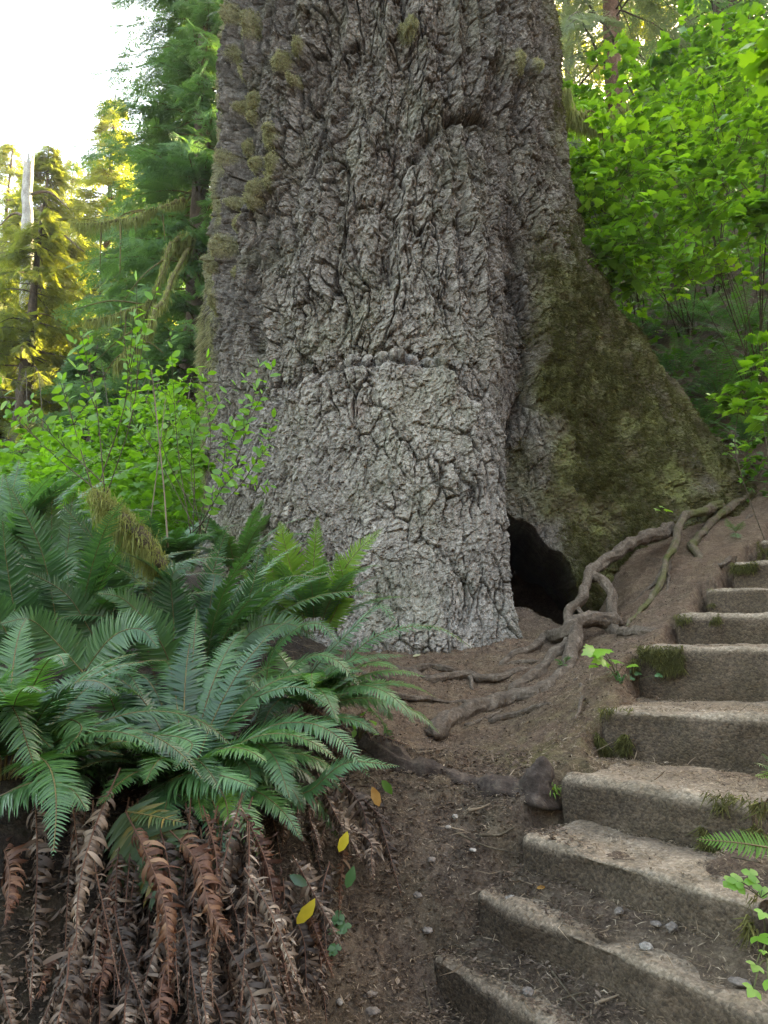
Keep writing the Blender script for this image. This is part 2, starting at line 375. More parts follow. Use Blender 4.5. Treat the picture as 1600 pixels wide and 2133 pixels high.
# front edge of every concrete step: left corner, right corner (px, py, distance)
SL = [(895, 1985, 2.45), (985, 1855, 2.5), (1080, 1735, 2.55), (1165, 1612, 2.75), (1250, 1477, 3.15), (1325, 1347, 3.75), (1405, 1282, 4.35), (1470, 1227, 4.8), (1524, 1172, 5.15), (1582, 1127, 5.5)]
def onplane(px, py, z):
    r = ray(px, py); return np.array([0, 0, EYE]) + r * ((z - EYE) / r[2])
EDGE = []
RPX = [(1150, 2133), (1600, 2112), (1575, 1882), (1562, 1677), (1600, 1492)]
for k, (a, b_, d) in enumerate(SL):
    L = P(a, b_, d)
    if k < 5: Rr = onplane(RPX[k][0], RPX[k][1], L[2])
    else: Rr = L + np.array([.86, -.5, 0]) * 1.35
    dirv = Rr - L; dirv[2] = 0; ln = np.linalg.norm(dirv); dirv /= ln
    if k in (0, 1): ln = 1.35
    if k == 4: ln = 1.25
    EDGE.append((L, dirv, ln, L[2]))
A = []
def an(x, y, z): A.append((x, y, z))
for q in [(850, 1352, 5.15), (1030, 1340, 5.1), (700, 1352, 5.1), (1120, 1345, 5.0), (1240, 1300, 5.3), (907, 1545, 3.7), (1050, 1480, 4.0), (1190, 1400, 4.3), (1100, 1600, 3.0),
          (1000, 1640, 2.95), (800, 1560, 3.1), (820, 1440, 4.0), (900, 1700, 2.75), (800, 1850, 2.5), (700, 2000, 2.3), (640, 2133, 2.15), (820, 2100, 2.25), (1000, 1750, 2.6), (1230, 1440, 3.5), (1330, 1310, 4.6),
          (1290, 1210, 5.8), (1400, 1105, 6.4), (1550, 1015, 7.1), (1410, 1210, 5.4), (1490, 1150, 5.8), (1530, 1090, 6.3), (1600, 1060, 6.6),
          (540, 1760, 2.45), (620, 1620, 2.9), (400, 1640, 2.5), (200, 1650, 2.3), (0, 1640, 2.1), (420, 2000, 1.95), (300, 2133, 1.75), (60, 2000, 1.75), (650, 1450, 3.7), (350, 1430, 3.5), (50, 1400, 3.3), (520, 1290, 5.0), (350, 1200, 5.5), (100, 1180, 5.5), (-200, 1300, 4)]:
    an(*pxz(*q))
for k, (L, dv, ln, z) in enumerate(EDGE):
    an(L[0] - .12, L[1], z - EYE - .08)
    rr = L + dv * (ln + .25); an(rr[0], rr[1], z - EYE + (.02 if k < 5 else .1))
for q in [(5, 7, 2.7), (4, 9, 3.7), (6, 9, 5.2), (5, 12, 7), (8, 12, 8.8), (5.2, 16, 11), (10, 8, 6.5), (14, 15, 13.5), (10, 20, 17), (1, 13, 4.6), (1, 20, 9.5), (6, 3.5, 1.6), (12, 0, 4), (22, 10, 15), (24, 24, 24), (10, 30, 20), (4, 4.5, 1.1),
          (-3, 6.5, .55), (-3, 10, 1.3), (-6, 12, 1.8), (-8, 20, 4.2), (-14, 25, 6.3), (-25, 30, 8), (-10, 40, 10), (0, 40, 14), (-6, 4, .1), (-8, 1, -.7), (-20, 8, .8), (-20, -5, -3),
          (0, 0, -1.5), (-1, .3, -1.45), (.8, .2, -1.45), (0, -6, -1.5), (0, -14, 4), (0, -26, 12), (12, -12, 9), (-10, -8, -2), (-14, -16, 2), (20, -25, 18), (2.5, 1.5, -.3), (30, -10, 14), (-10, -28, 9), (-40, 10, 2), (-45, 45, 10), (30, 45, 24), (0, -45, 18), (-40, -40, 4), (40, -40, 22), (0, 60, 18)]:  # entries well behind the camera: added unseen hill, blocks low frontal skylight
    an(*q)
A = np.array(A)
def _tps(r2): return 0.5 * r2 * np.log(r2 + 1e-9)
def _fit(A, lam=.02):
    n = len(A); X = A[:, :2]; K = _tps(((X[:, None] - X[None]) ** 2).sum(-1)) + np.eye(n) * lam
    Pm = np.hstack([np.ones((n, 1)), X]); S = np.block([[K, Pm], [Pm.T, np.zeros((3, 3))]])
    return np.linalg.solve(S, np.concatenate([A[:, 2], np.zeros(3)]))
TW = _fit(A)
def terr(x, y):
    """smooth terrain height"""
    x = np.asarray(x, float); y = np.asarray(y, float); sh = x.shape; x = x.ravel(); y = y.ravel()
    out = np.full(len(x), TW[-3]) + TW[-2] * x + TW[-1] * y
    for (ax, ay, _), c in zip(A, TW[:-3]): out += c * _tps((x - ax) ** 2 + (y - ay) ** 2)
    r = np.sqrt((x) ** 2 + (y - 10) ** 2)
    return (out + EYE).reshape(sh)
def step_z(x, y, z):
    """terrace the ground behind the edges of the steps"""
    for k, (L, dv, ln, ze) in enumerate(EDGE):
        nv = np.array([-dv[1], dv[0]])      # direction of ascent
        if nv[0] < 0: nv = -nv
        a = (x - L[0]) * dv[0] + (y - L[1]) * dv[1]; b_ = (x - L[0]) * nv[0] + (y - L[1]) * nv[1]
        dep = .75
        wgt = sst(-.06, .05, a) * (1 - sst(ln - .02, ln + .15, a)) * (b_ > .05) * (b_ < dep)
        if k < 3:
            zt = ze - .012 + .065 * sst(.04, .17, b_); z = z * (1 - wgt) + zt * wgt
        else:
            wgt = sst(.0, .12, a) * (1 - sst(ln - .1, ln, a)) * (b_ > .03) * (b_ < .9); z = z * (1 - wgt) + np.minimum(z, ze - .05) * wgt
        if k >= 3:
            wf = sst(-.06, .02, a) * (1 - sst(ln - .1, ln, a)) * (b_ <= .03) * sst(-.45, -.12, b_); z = z * (1 - wf) + np.minimum(z, EDGE[k - 1][3] - .01) * wf
        if k == 0:
            wf = sst(-.1, .12, a) * (b_ <= .05) * sst(-.6, -.35, b_); z = z * (1 - wf) + (ze - .13) * wf
    return z
def ground(x, y):
    x = np.asarray(x, float); y = np.asarray(y, float); sh = x.shape
    z = terr(x, y).ravel(); xf, yf = x.ravel(), y.ravel()
    # mound inside the hollow
    z = z - (z - EYE + .02) * np.exp(-((((xf - 1.3) / .55) ** 2 + ((yf - 6.7) / 1.45) ** 2)) ** 2) + .2 * np.exp(-(((xf - 1.05) / .26) ** 2 + ((yf - 5.6) / .25) ** 2))
    rr = np.hypot(xf - .05, yf - 7); tt = np.degrees(np.arctan2(yf - 7, xf - .05))
    z = z + .07 * np.exp(-np.abs(rr - 1.93) / .13) * sst(-165, -150, tt) * (1 - sst(-68, -62, tt))
    z = step_z(xf, yf, z)
    return z.reshape(sh)
def stairmask(x, y):
    m = np.zeros(np.shape(x))
    for k, (L, dv, ln, ze) in enumerate(EDGE[:3]):
        nv = np.array([-dv[1], dv[0]]); nv = -nv if nv[0] < 0 else nv
        a = (x - L[0]) * dv[0] + (y - L[1]) * dv[1]; b_ = (x - L[0]) * nv[0] + (y - L[1]) * nv[1]
        m = np.maximum(m, sst(-.06, .05, a) * (1 - sst(ln, ln + .15, a)) * (b_ > .03) * (b_ < .5))
    return m
def gnoise(x, y):
    p_ = np.stack([x, y, x * 0], 1); nr = np.exp(-(x ** 2 + (y - 4) ** 2) / 60); m = stairmask(x, y)
    return (.035 * fbm(p_ * 2.3, 3, 4) * (1 - .85 * m) + .012 * fbm(p_ * 16, 5, 3, .6) * (1 - .5 * m)) * nr
def g1(x, y): return float(ground(np.array([x]), np.array([y]))[0])
def hit(px, py, d0=1.4, d1=12.0):
    """where the line of sight through a photo pixel meets the ground"""
    d = np.linspace(d0, d1, 900); r = ray(px, py); pts = np.array([0, 0, EYE]) + r[None] * (d / r[1])[:, None]
    g = ground(pts[:, 0], pts[:, 1]); k = np.argmax(pts[:, 2] < g)
    if not (pts[:, 2] < g).any(): k = len(d) - 1
    q = pts[k].copy(); q[2] = g[k]; return q

def axis_coords(segs):
    out = []
    for a, b_, st in segs: out.append(np.arange(a, b_, st))
    return np.concatenate(out)
gx = axis_coords([(-60, -20, 4), (-20, -6, .7), (-6, -2.6, .12), (-2.6, -1.2, .04), (-1.2, 2.6, .013), (2.6, 4.4, .05), (4.4, 9, .2), (9, 24, 1), (24, 80, 5)])
gy = axis_coords([(-60, -12, 5), (-12, 0, 1), (0, 1.4, .1), (1.4, 4.4, .013), (4.4, 6.6, .022), (6.6, 9, .08), (9, 16, .25), (16, 34, 1), (34, 100, 5)])
GX, GY = np.meshgrid(gx, gy)
GZ = ground(GX, GY)
pp = np.stack([GX.ravel(), GY.ravel(), np.zeros(GX.size)], 1)
near = np.exp(-((pp[:, 0]) ** 2 + (pp[:, 1] - 4) ** 2) / 60)
GZ = GZ.ravel() + gnoise(pp[:, 0], pp[:, 1]) + .3 * fbm(pp * .2, 9, 3) * (1 - near)
ln_ = np.clip(np.abs(noise(pp * 5, 77)), 0, 1); GZ += .006 * (worley(pp * 22, 4)[0] - .5) * near
dpx, dpy = proj(np.stack([GX.ravel(), GY.ravel(), GZ], 1))
damp_shade = np.clip(sst(1500, 1680, dpy) + sst(1500, 2500, dpy) + sst(6.4, 9, GY.ravel()) + sst(-.2, -1.5, GX.ravel()), 0, 1) * .8 + .12
damp_shade = np.clip(damp_shade + .3 * fbm(pp * 1.5, 21, 3) + np.exp(-(((pp[:, 0] - 1.2) / .5) ** 4 + ((pp[:, 1] - 6.1) / .75) ** 4)), 0, 1)  # last term darkens the soil in the hollow, painted shade rather than moisture
mossg = .5 * np.exp(-((pp[:, 0] - .7) ** 2 + (pp[:, 1] - 3.2) ** 2) / .12) + .12 * near + sst(9, 14, GY.ravel())
i = np.arange(len(gy) - 1)[:, None] * len(gx) + np.arange(len(gx) - 1)[None]
GF = np.stack([i, i + 1, i + 1 + len(gx), i + len(gx)], -1).reshape(-1, 4)
struct('ground', np.stack([GX.ravel(), GY.ravel(), GZ], 1), GF, M['soil'], {'damp_shade': damp_shade, 'moss': np.clip(mossg, 0, 1), 'fern_shade': np.clip(sst(-.12, -.5, pp[:, 0] + .12 * noise(pp * 4, 401)) * (1 - sst(5, 6.5, pp[:, 1])), 0, 1)})
print('ground', GX.size)

# ---------------------------------------------------------------- the giant spruce
AX, AY = 0.05, 7.0
def trunk_tz(px, py, R=1.72):
    """(angle, height above eye) of the trunk surface at a photo pixel"""
    r = ray(px, py); a = r[0] ** 2 + r[1] ** 2; b_ = -2 * (r[0] * AX + r[1] * AY); c = AX ** 2 + AY ** 2 - R ** 2
    dd = max(b_ * b_ - 4 * a * c, 0); t = (-b_ - math.sqrt(dd)) / (2 * a); q = r * t
    return math.degrees(math.atan2(q[1] - AY, q[0] - AX)), q[2]
def trunk_R(T, Z):
    """T degrees in -270..90, Z above eye"""
    F = np.interp(Z, [-1.5, .3, .9, 1.2, 1.55, 2.0, 2.5, 3.04, 3.6, 4.1, 4.63, 5.5, 7], [2.9, 2.7, 2.45, 2.25, 1.98, 1.6, 1.28, .86, .48, .3, .2, .13, .1])
    wd = np.interp(Z, [0, 2, 3.5, 5], [13, 14, 20, 30])
    R = 1.64 + F / (1 + ((T - 4) / wd) ** 2)
    R = R - .035 * sst(4, 9, Z) * (Z - 4)
    tl = np.abs(((T + 185 + 180) % 360) - 180)
    R = R + .05 * np.exp(-((tl) / 40.0) ** 2) * np.exp(-((Z - 2.2) / 1.3) ** 2) + .3 * np.exp(-(((T + 150) / 40.0) ** 2)) * (1 - sst(-.2, 1.2, Z))
    # front lobe with a ledge above it
    zc = np.interp(T, [-150, -118, -105, -90, -77, -71, -64, -60], [1.4, 1.85, 2.05, 2.12, 2.08, 1.85, 1.62, 1.45])
    zc = zc + .03 * np.sin(T * .55) + .02 * np.sin(T * 1.7 + 1)
    win = sst(-165, -112, T) * (1 - sst(-64.5, -60.5, T))
    R = R + win * sst(-.04, .14, zc - Z) * (.2 + .05 * sst(0, 1.5, zc - Z) + .1 * (1 - sst(-.1, .35, Z)))
    R = R - .06 * np.exp(-((Z - zc - .05) / .05) ** 2) * sst(-125, -105, T) * (1 - sst(-64, -60, T))
    # groove between trunk and buttress
    gd = np.interp(Z, [0, 1.4, 2.0, 3.2, 4.2, 5.2], [.3, .34, .26, .2, .1, 0])
    R = R - gd * np.exp(-((T + 50) / 8.0) ** 2)
    return R
Td = np.concatenate([np.linspace(-186, 24, 860), np.linspace(24, 174, 46)[1:-1]])
# denser where the buttress stretches the surface
Zd = np.concatenate([np.linspace(-.75, 7.5, 1080), np.linspace(7.5, 32, 50)[1:]])
TT, ZZ = np.meshgrid(Td, Zd)
Tw = np.where(TT > 90, TT, TT)
RR = trunk_R(np.where(TT > 150, TT - 360, TT), ZZ)
tp = np.stack([AX + RR * np.cos(np.radians(TT)), AY + RR * np.sin(np.radians(TT)), ZZ + EYE], -1)
# hollow at the foot: the surface is pushed straight back into the tree
zt = np.interp(tp[..., 0], [.8, .95, 1.2, 1.48, 1.64], [1.16, 1.06, .86, .58, .25]) + .03 * np.sin(tp[..., 0] * 23)
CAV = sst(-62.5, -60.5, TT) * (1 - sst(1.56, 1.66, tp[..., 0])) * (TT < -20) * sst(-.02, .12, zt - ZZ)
du = np.roll(tp, -1, 1) - np.roll(tp, 1, 1); dv_ = np.gradient(tp, axis=0)
NN = norm(np.cross(du, dv_)); tpf = tp.reshape(-1, 3).copy(); Nf = NN.reshape(-1, 3); Tf, Zf = TT.ravel(), ZZ.ravel()
radial = np.stack([np.cos(np.radians(Tf)), np.sin(np.radians(Tf)), np.zeros(len(Tf))], 1)
Nf = norm(Nf * .75 + radial * .5)
warp = np.stack([noise(tpf * 1.8, 1), noise(tpf * 1.8, 2), noise(tpf * 1.8, 3)], 1)
q0 = tpf + .12 * warp + .016 * np.stack([noise(tpf * 9, 4), noise(tpf * 9, 5), noise(tpf * 9, 6)], 1)
low = sst(2.6, .9, Zf) if False else 1 - sst(.5, 3.7, Zf + .5 * noise(tpf * 1.1, 402))          # 1 on the smoother lower trunk
leftup = sst(-118, -150, Tf) if False else (1 - sst(-150, -112, Tf)) * sst(.6, 2.6, Zf)
disp = .05 * fbm(q0 * np.array([1.6, 1.6, .8]), 11, 3)
# rope-like vertical ridges, strongest high up and on the left
rid = 1 - np.abs(noise((tpf * .7 + q0 * .3) * np.array([4.6, 4.6, .55]), 15)) * 2.8
disp += (.006 + .085 * leftup + .05 * (1 - low)) * np.clip(rid, -1, 1)
# crack network, scaly plates with sharp steps between them
f1, f2, cc = worley(q0 * np.array([8, 8, 2.9]), 31); t1 = worley.tilt
e1 = f2 - f1; crm = sst(-.25, .35, fbm(tpf * 2.2, 41, 3) + .25 * (1 - low))
crack = (1 - sst(.01, .085, e1)) * crm * (.5 + .5 * sst(-.3, .2, noise(tpf * 7, 43))); disp -= crack * .04
fis = noise(q0 * np.array([6.0, 6.0, .65]), 57); fis = np.clip(1 - np.abs(fis) / (.06 - .03 * low), 0, 1) * sst(-.05, .4, noise(tpf * np.array([2, 2, 1.2]), 58) + .12 * (1 - low)); disp -= fis * .075 * (1 - .55 * low)
q1 = q0 + .005 * np.stack([noise(tpf * 40, 6), noise(tpf * 40, 7), noise(tpf * 40, 8)], 1)
f1b, f2b, cb = worley(q1 * np.array([21, 21, 8.5]), 32); t2 = worley.tilt; e2 = f2b - f1b
crack2 = (1 - sst(.0, .12, e2)) * sst(-.2, .2, noise(tpf * 5, 59)); disp -= crack2 * .014
f1c, f2c, cd = worley(q1 * np.array([44, 44, 26]), 33); t3 = worley.tilt
hi_ = .55 * (1 - low) * (1 - .5 * leftup)
disp += .018 * (cc - .5) * (1 - .5 * low) + .012 * t1 * (1 + hi_) + .014 * (cb - .5) * (1 + .6 * hi_) + .013 * t2 * (1 + .6 * hi_) + .008 * (cd - .5) + .010 * t3
disp += .008 * fbm(tpf * 30, 51, 3, .65)
# long fissures and the ledges seen in the photograph: polylines in photo pixels
SC = [([(690, 775), (760, 768), (830, 766), (920, 772)], .06, .026), ([(920, 772), (960, 815), (1010, 860), (1036, 895)], .06, .03),
      ([(868, 325), (890, 290), (930, 245), (965, 232), (1020, 236)], .075, .04), ([(960, 240), (1000, 232), (1030, 250)], .06, .04),
      ([(700, 500), (690, 600), (680, 690)], .05, .016), ([(760, 840), (690, 870), (640, 960), (600, 1060)], .035, .014), ([(765, 790), (800, 870), (870, 1000), (860, 1100)], .035, .012),
      ([(600, 760), (590, 860), (560, 960)], .045, .016), ([(520, 560), (512, 620), (530, 720)], .08, .03), ([(700, 1080), (780, 1100), (900, 1010), (1000, 1000)], .025, .012),
      ([(930, 560), (925, 640), (960, 740)], .05, .016), ([(760, 800), (700, 840), (650, 850)], .035, .013), ([(770, 850), (820, 880), (900, 905), (980, 930)], .03, .013), ([(840, 1130), (900, 1150), (960, 1250)], .03, .012),
      ([(1100, 560), (1120, 700), (1115, 850), (1070, 980)], .08, .05), ([(545, 420), (540, 500), (520, 570)], .08, .03), ([(620, 500), (610, 640), (600, 740)], .05, .016), ([(850, 400), (860, 520), (840, 640)], .045, .016)]
sx = Tf * math.pi / 180 * 1.72; wob = .03 * noise(tpf * 6, 61) + .012 * noise(tpf * 22, 62); scar = np.zeros(len(Tf))
for pl, dep, wid in SC:
    q = np.array([trunk_tz(*a) for a in pl]); q[:, 0] *= math.pi / 180 * 1.72
    dmin = np.full(len(Tf), 9.0)
    for a, b_ in zip(q[:-1], q[1:]):
        ab = b_ - a; t = np.clip(((sx - a[0]) * ab[0] + (Zf - a[1]) * ab[1]) / (ab @ ab), 0, 1)
        dmin = np.minimum(dmin, np.hypot(sx + wob - a[0] - t * ab[0], Zf + wob - a[1] - t * ab[1]))
    thin = wid < .02; dep, wid = (dep * .8, wid * .65) if thin else (dep, wid)
    kk = np.exp(-(dmin / wid) ** 2); disp -= dep * kk; kk = kk * (.9 if thin else 1); scar = np.maximum(scar, kk)
    if wid > .045: disp += .015 * np.exp(-((dmin - .1) / .05) ** 2)
# burls and cushions
lump = np.zeros(len(Tf)); LUMPS = [(528, 60, .12), (622, 100, .07), (595, 135, .09), (612, 165, .05), (500, 110, .1), (525, 205, .08), (520, 240, .06), (571, 290, .09), (545, 350, .07), (572, 345, .09), (566, 380, .07), (545, 400, .08), (540, 425, .07), (505, 470, .09), (480, 520, .1), (500, 300, .08), (484, 340, .08), (490, 420, .06), (470, 640, .1), (468, 560, .1), (497, 40, .1), (512, 160, .07), (495, 215, .07), (490, 560, .07), (1075, 135, .09), (1100, 150, .06), (850, 60, .1)]
for px_, py_, rr_ in LUMPS:
    a, z_ = trunk_tz(px_, py_, 1.7); d2 = ((sx - a * math.pi / 180 * 1.72) / rr_) ** 2 + ((Zf - z_) / (rr_ * 1.5)) ** 2
    k = np.exp(-d2 * 1.2); lump = np.maximum(lump, k)
disp += .12 * lump
cav = sst(-62, -60, Tf) * (1 - sst(-42, -37, Tf)) * (1 - sst(.2, 1.05, Zf))
flare = sst(-50, -38, Tf + 9 * fbm(tpf * 1.3, 71, 3)) * (1 - sst(120, 150, Tf)); flare = flare * (1 - sst(2.2, 4.6, Zf)) + .35 * sst(-38, -20, Tf) * sst(2.2, 4.6, Zf) * (1 - sst(120, 150, Tf))
disp = disp * (1 - .2 * flare) * (1 - .3 * low) + flare * (.03 * fbm(tpf * 7, 72, 4, .6))
tpf = tpf + Nf * disp[:, None]
tpf[:, 1] += CAV.ravel() * 2.1; tpf[:, 0] += CAV.ravel() * .2
mossv = np.clip(flare * (1.15 + .5 * fbm(tpf * 4, 73, 3)), 0, 1)
leftm = (1 - sst(-164, -150, Tf + 7 * fbm(tpf * 2.2, 74, 3))) * (1 - sst(-.2, -.1, -Zf) * 0)
mossL = np.clip(leftm * sst(.0, .4, fbm(tpf * 3.5, 75, 3) + .25), 0, 1) + .9 * sst(.35, .75, lump)
mossL = np.clip(mossL, 0, 1); mosspale = np.clip(sst(.3, .75, lump) + .8 * leftm * sst(.05, .45, fbm(tpf * 3.5, 75, 3) + .25), 0, 1)
basem = np.exp(-((Tf + 135) / 16) ** 2) * (1 - sst(.5, 1.3, Zf)) * .7
moss_all = np.clip(mossv + mossL * .55 + basem + .1 * (1 - low) * sst(.1, .6, fbm(tpf * 2, 76, 3)), 0, 1)
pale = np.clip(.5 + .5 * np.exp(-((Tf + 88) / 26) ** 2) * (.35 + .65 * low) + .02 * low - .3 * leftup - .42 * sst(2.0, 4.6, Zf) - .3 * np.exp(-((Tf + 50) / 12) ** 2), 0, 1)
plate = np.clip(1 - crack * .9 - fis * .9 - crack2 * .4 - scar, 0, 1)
nT, nZ = len(Td), len(Zd)
i = (np.arange(nZ - 1)[:, None] * nT); j = np.arange(nT)[None]; j2 = (j + 1) % nT
TF_ = np.stack([i + j, i + j2, i + j2 + nT, i + j + nT], -1).reshape(-1, 4)
BIG = thing('spruce_tree', 'enormous old spruce trunk with cracked grey bark and a hollow at its foot', 'tree', (AX, AY, g1(.2, 5.2)))
cv_ = CAV.ravel(); part('trunk', tpf, TF_, M['trunk'], BIG, {'moss': moss_all * (1 - cv_), 'pale': pale * (1 - cv_), 'plate': plate * (1 - cv_), 'mossp': mosspale}, smooth=False)  # inside of the hollow coloured near-black to stand in for deep shade
TPOS, TNOR = tpf, Nf
print('trunk', len(tpf))

# ---------------------------------------------------------------- concrete steps
STEP_LABEL = ['lowest concrete step edge, half buried in litter at the bottom of the photo',
 'concrete step edge second from the bottom, backed by bare dirt with small stones',
 'third concrete step from the bottom, broad needle-strewn tread beside a lone fern frond',
 'concrete step whose left corner touches the knobbly dark root and grass tuft',
 'fifth concrete step from the bottom, with moss hanging down its dark riser',
 'concrete step with mossy left corner just behind the small green seedling',
 'concrete step seventh from the bottom, a little moss at its left corner',
 'concrete step eighth from the bottom, plain brown riser level with the mossy tree foot',
 'concrete step second from the top, moss on its left corner below the twisting roots',
 'topmost concrete step at the right edge, mossy and only partly in view']
STEPS = []
def make_step(k):
    L, dvv, ln, ze = EDGE[k]; d2 = dvv[:2]; nv = np.array([-d2[1], d2[0]])
    if nv[0] < 0: nv = -nv
    dep = [.13, .15, .42, .5, .8, .75, .6, .6, .6, .6][k]; hh = .34
    na = int(ln / .014); nb = int(dep / .016); nh = int(hh / .014)
    # profile: from bottom of riser up, round the nose, back over the tread
    r = .022; prof = [(0, -hh + (hh - r) * t) for t in np.linspace(0, 1, nh)] + [(r - r * math.cos(a), -r + r * math.sin(a)) for a in np.linspace(0, math.pi / 2, 5)[1:]] + [(r + (dep - r) * t, 0) for t in np.linspace(0, 1, nb)[1:]] + [(dep, -hh)]
    prof = np.array(prof); a = np.linspace(0, ln, na)
    # round the ends
    A_, K_ = np.meshgrid(a, np.arange(len(prof))); b_ = prof[K_, 0]; h_ = prof[K_, 1]
    endL = np.clip(1 - A_ / .03, 0, 1) ** 2 * .02; b_ = b_ + endL; h_ = h_ - endL * (h_ > -.03)
    X = L[0] + d2[0] * A_ + nv[0] * b_; Y = L[1] + d2[1] * A_ + nv[1] * b_; Z = ze + h_
    V = np.stack([X, Y, Z], -1).reshape(-1, 3)
    front = (K_.ravel() < nh); nrm = np.zeros_like(V); nrm[:, 2] = np.clip(1 + h_.ravel() / r, 0, 1); f_ = 1 - nrm[:, 2]; nrm[:, 0] = -nv[0] * f_; nrm[:, 1] = -nv[1] * f_
    nrm[K_.ravel() == len(prof) - 1] = 0
    dsp = .02 * fbm(V * 4, 80 + k, 3) + .004 * fbm(V * 45, 90 + k, 3, .7); chip = sst(.2, .7, noise(V * 9, 95 + k)) * np.exp(-((b_.ravel() - 0) / .03) ** 2) * np.exp(-(h_.ravel() / .03) ** 2) * .02
    V = V + nrm * (dsp - chip)[:, None]
    n = na; i = np.arange(len(prof) - 1)[:, None] * n + np.arange(n - 1)[None]
    F = np.stack([i, i + 1, i + 1 + n, i + n], -1).reshape(-1, 4)
    # end caps
    m = len(prof); capL = np.arange(m) * n; capR = np.arange(m) * n + n - 1
    cL = np.concatenate([[0], V.mean(0) * 0]); V2 = np.vstack([V, [L + np.array([nv[0] * dep / 2, nv[1] * dep / 2, -.15])], [L + dvv * ln + np.array([nv[0] * dep / 2, nv[1] * dep / 2, -.15])]])
    q = len(V); t1 = np.stack([capL[1:], capL[:-1], np.full(m - 1, q)], 1); t2 = np.stack([capR[:-1], capR[1:], np.full(m - 1, q + 1)], 1)
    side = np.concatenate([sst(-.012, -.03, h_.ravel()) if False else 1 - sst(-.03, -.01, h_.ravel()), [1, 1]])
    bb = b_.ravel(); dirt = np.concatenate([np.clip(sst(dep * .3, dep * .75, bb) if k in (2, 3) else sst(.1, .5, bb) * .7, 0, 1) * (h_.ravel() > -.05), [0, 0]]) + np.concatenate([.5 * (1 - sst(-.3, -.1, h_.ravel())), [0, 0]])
    if k == 1: dirt = dirt + .25
    t = thing('concrete_step', STEP_LABEL[k], 'step', (L[0], L[1], ze - hh), 'concrete steps climbing past the giant spruce')
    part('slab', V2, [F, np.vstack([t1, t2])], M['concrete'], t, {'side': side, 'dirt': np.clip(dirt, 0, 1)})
    STEPS.append((t, L, dvv, nv, ln, ze, dep)); return t
for k in range(10): make_step(k)

# ---------------------------------------------------------------- roots
def surf(px, py, d=None, lift=0.0):
    q = P(px, py, d) if d else hit(px, py)
    q = q.copy(); q[2] += lift; return q
def root(name, pts, r0, r1, mat, parent=None, label=None, cat=None, group=None, seed=0, rough=.35, lift=.12):
    w_ = []
    for p_ in pts:
        q = surf(*p_[:3]) if len(p_) > 2 and p_[2] else surf(p_[0], p_[1])
        rr = r0 + (r1 - r0) * len(w_) / (len(pts) - 1); q = q + np.array([0, 0, rr * lift]); w_.append(q)
    c = catmull(w_, 14 * len(w_)); L = np.linalg.norm(np.diff(c, axis=0), axis=1).sum(); n = max(12, int(L / .015)); c = resample(c, n)
    c = c + .018 * np.stack([noise(c * 7, seed + 1), noise(c * 7, seed + 2), noise(c * 7, seed + 3)], 1)
    rad = np.linspace(r0, r1, n) * (1 + .16 * noise(c * 5, seed + 4) + .06 * noise(c * 14, seed + 6)); rad[-3:] *= [.8, .55, .3]
    V, F = tube(c, rad * .76, 26, rough * .5, seed, True, 11, ridge=.3)
    V = V + (.002 * noise(V * 90, seed + 5))[:, None]
    if parent is not None: return part(name, V, F, mat, parent)
    return single(name, V, F, mat, label, cat, group)
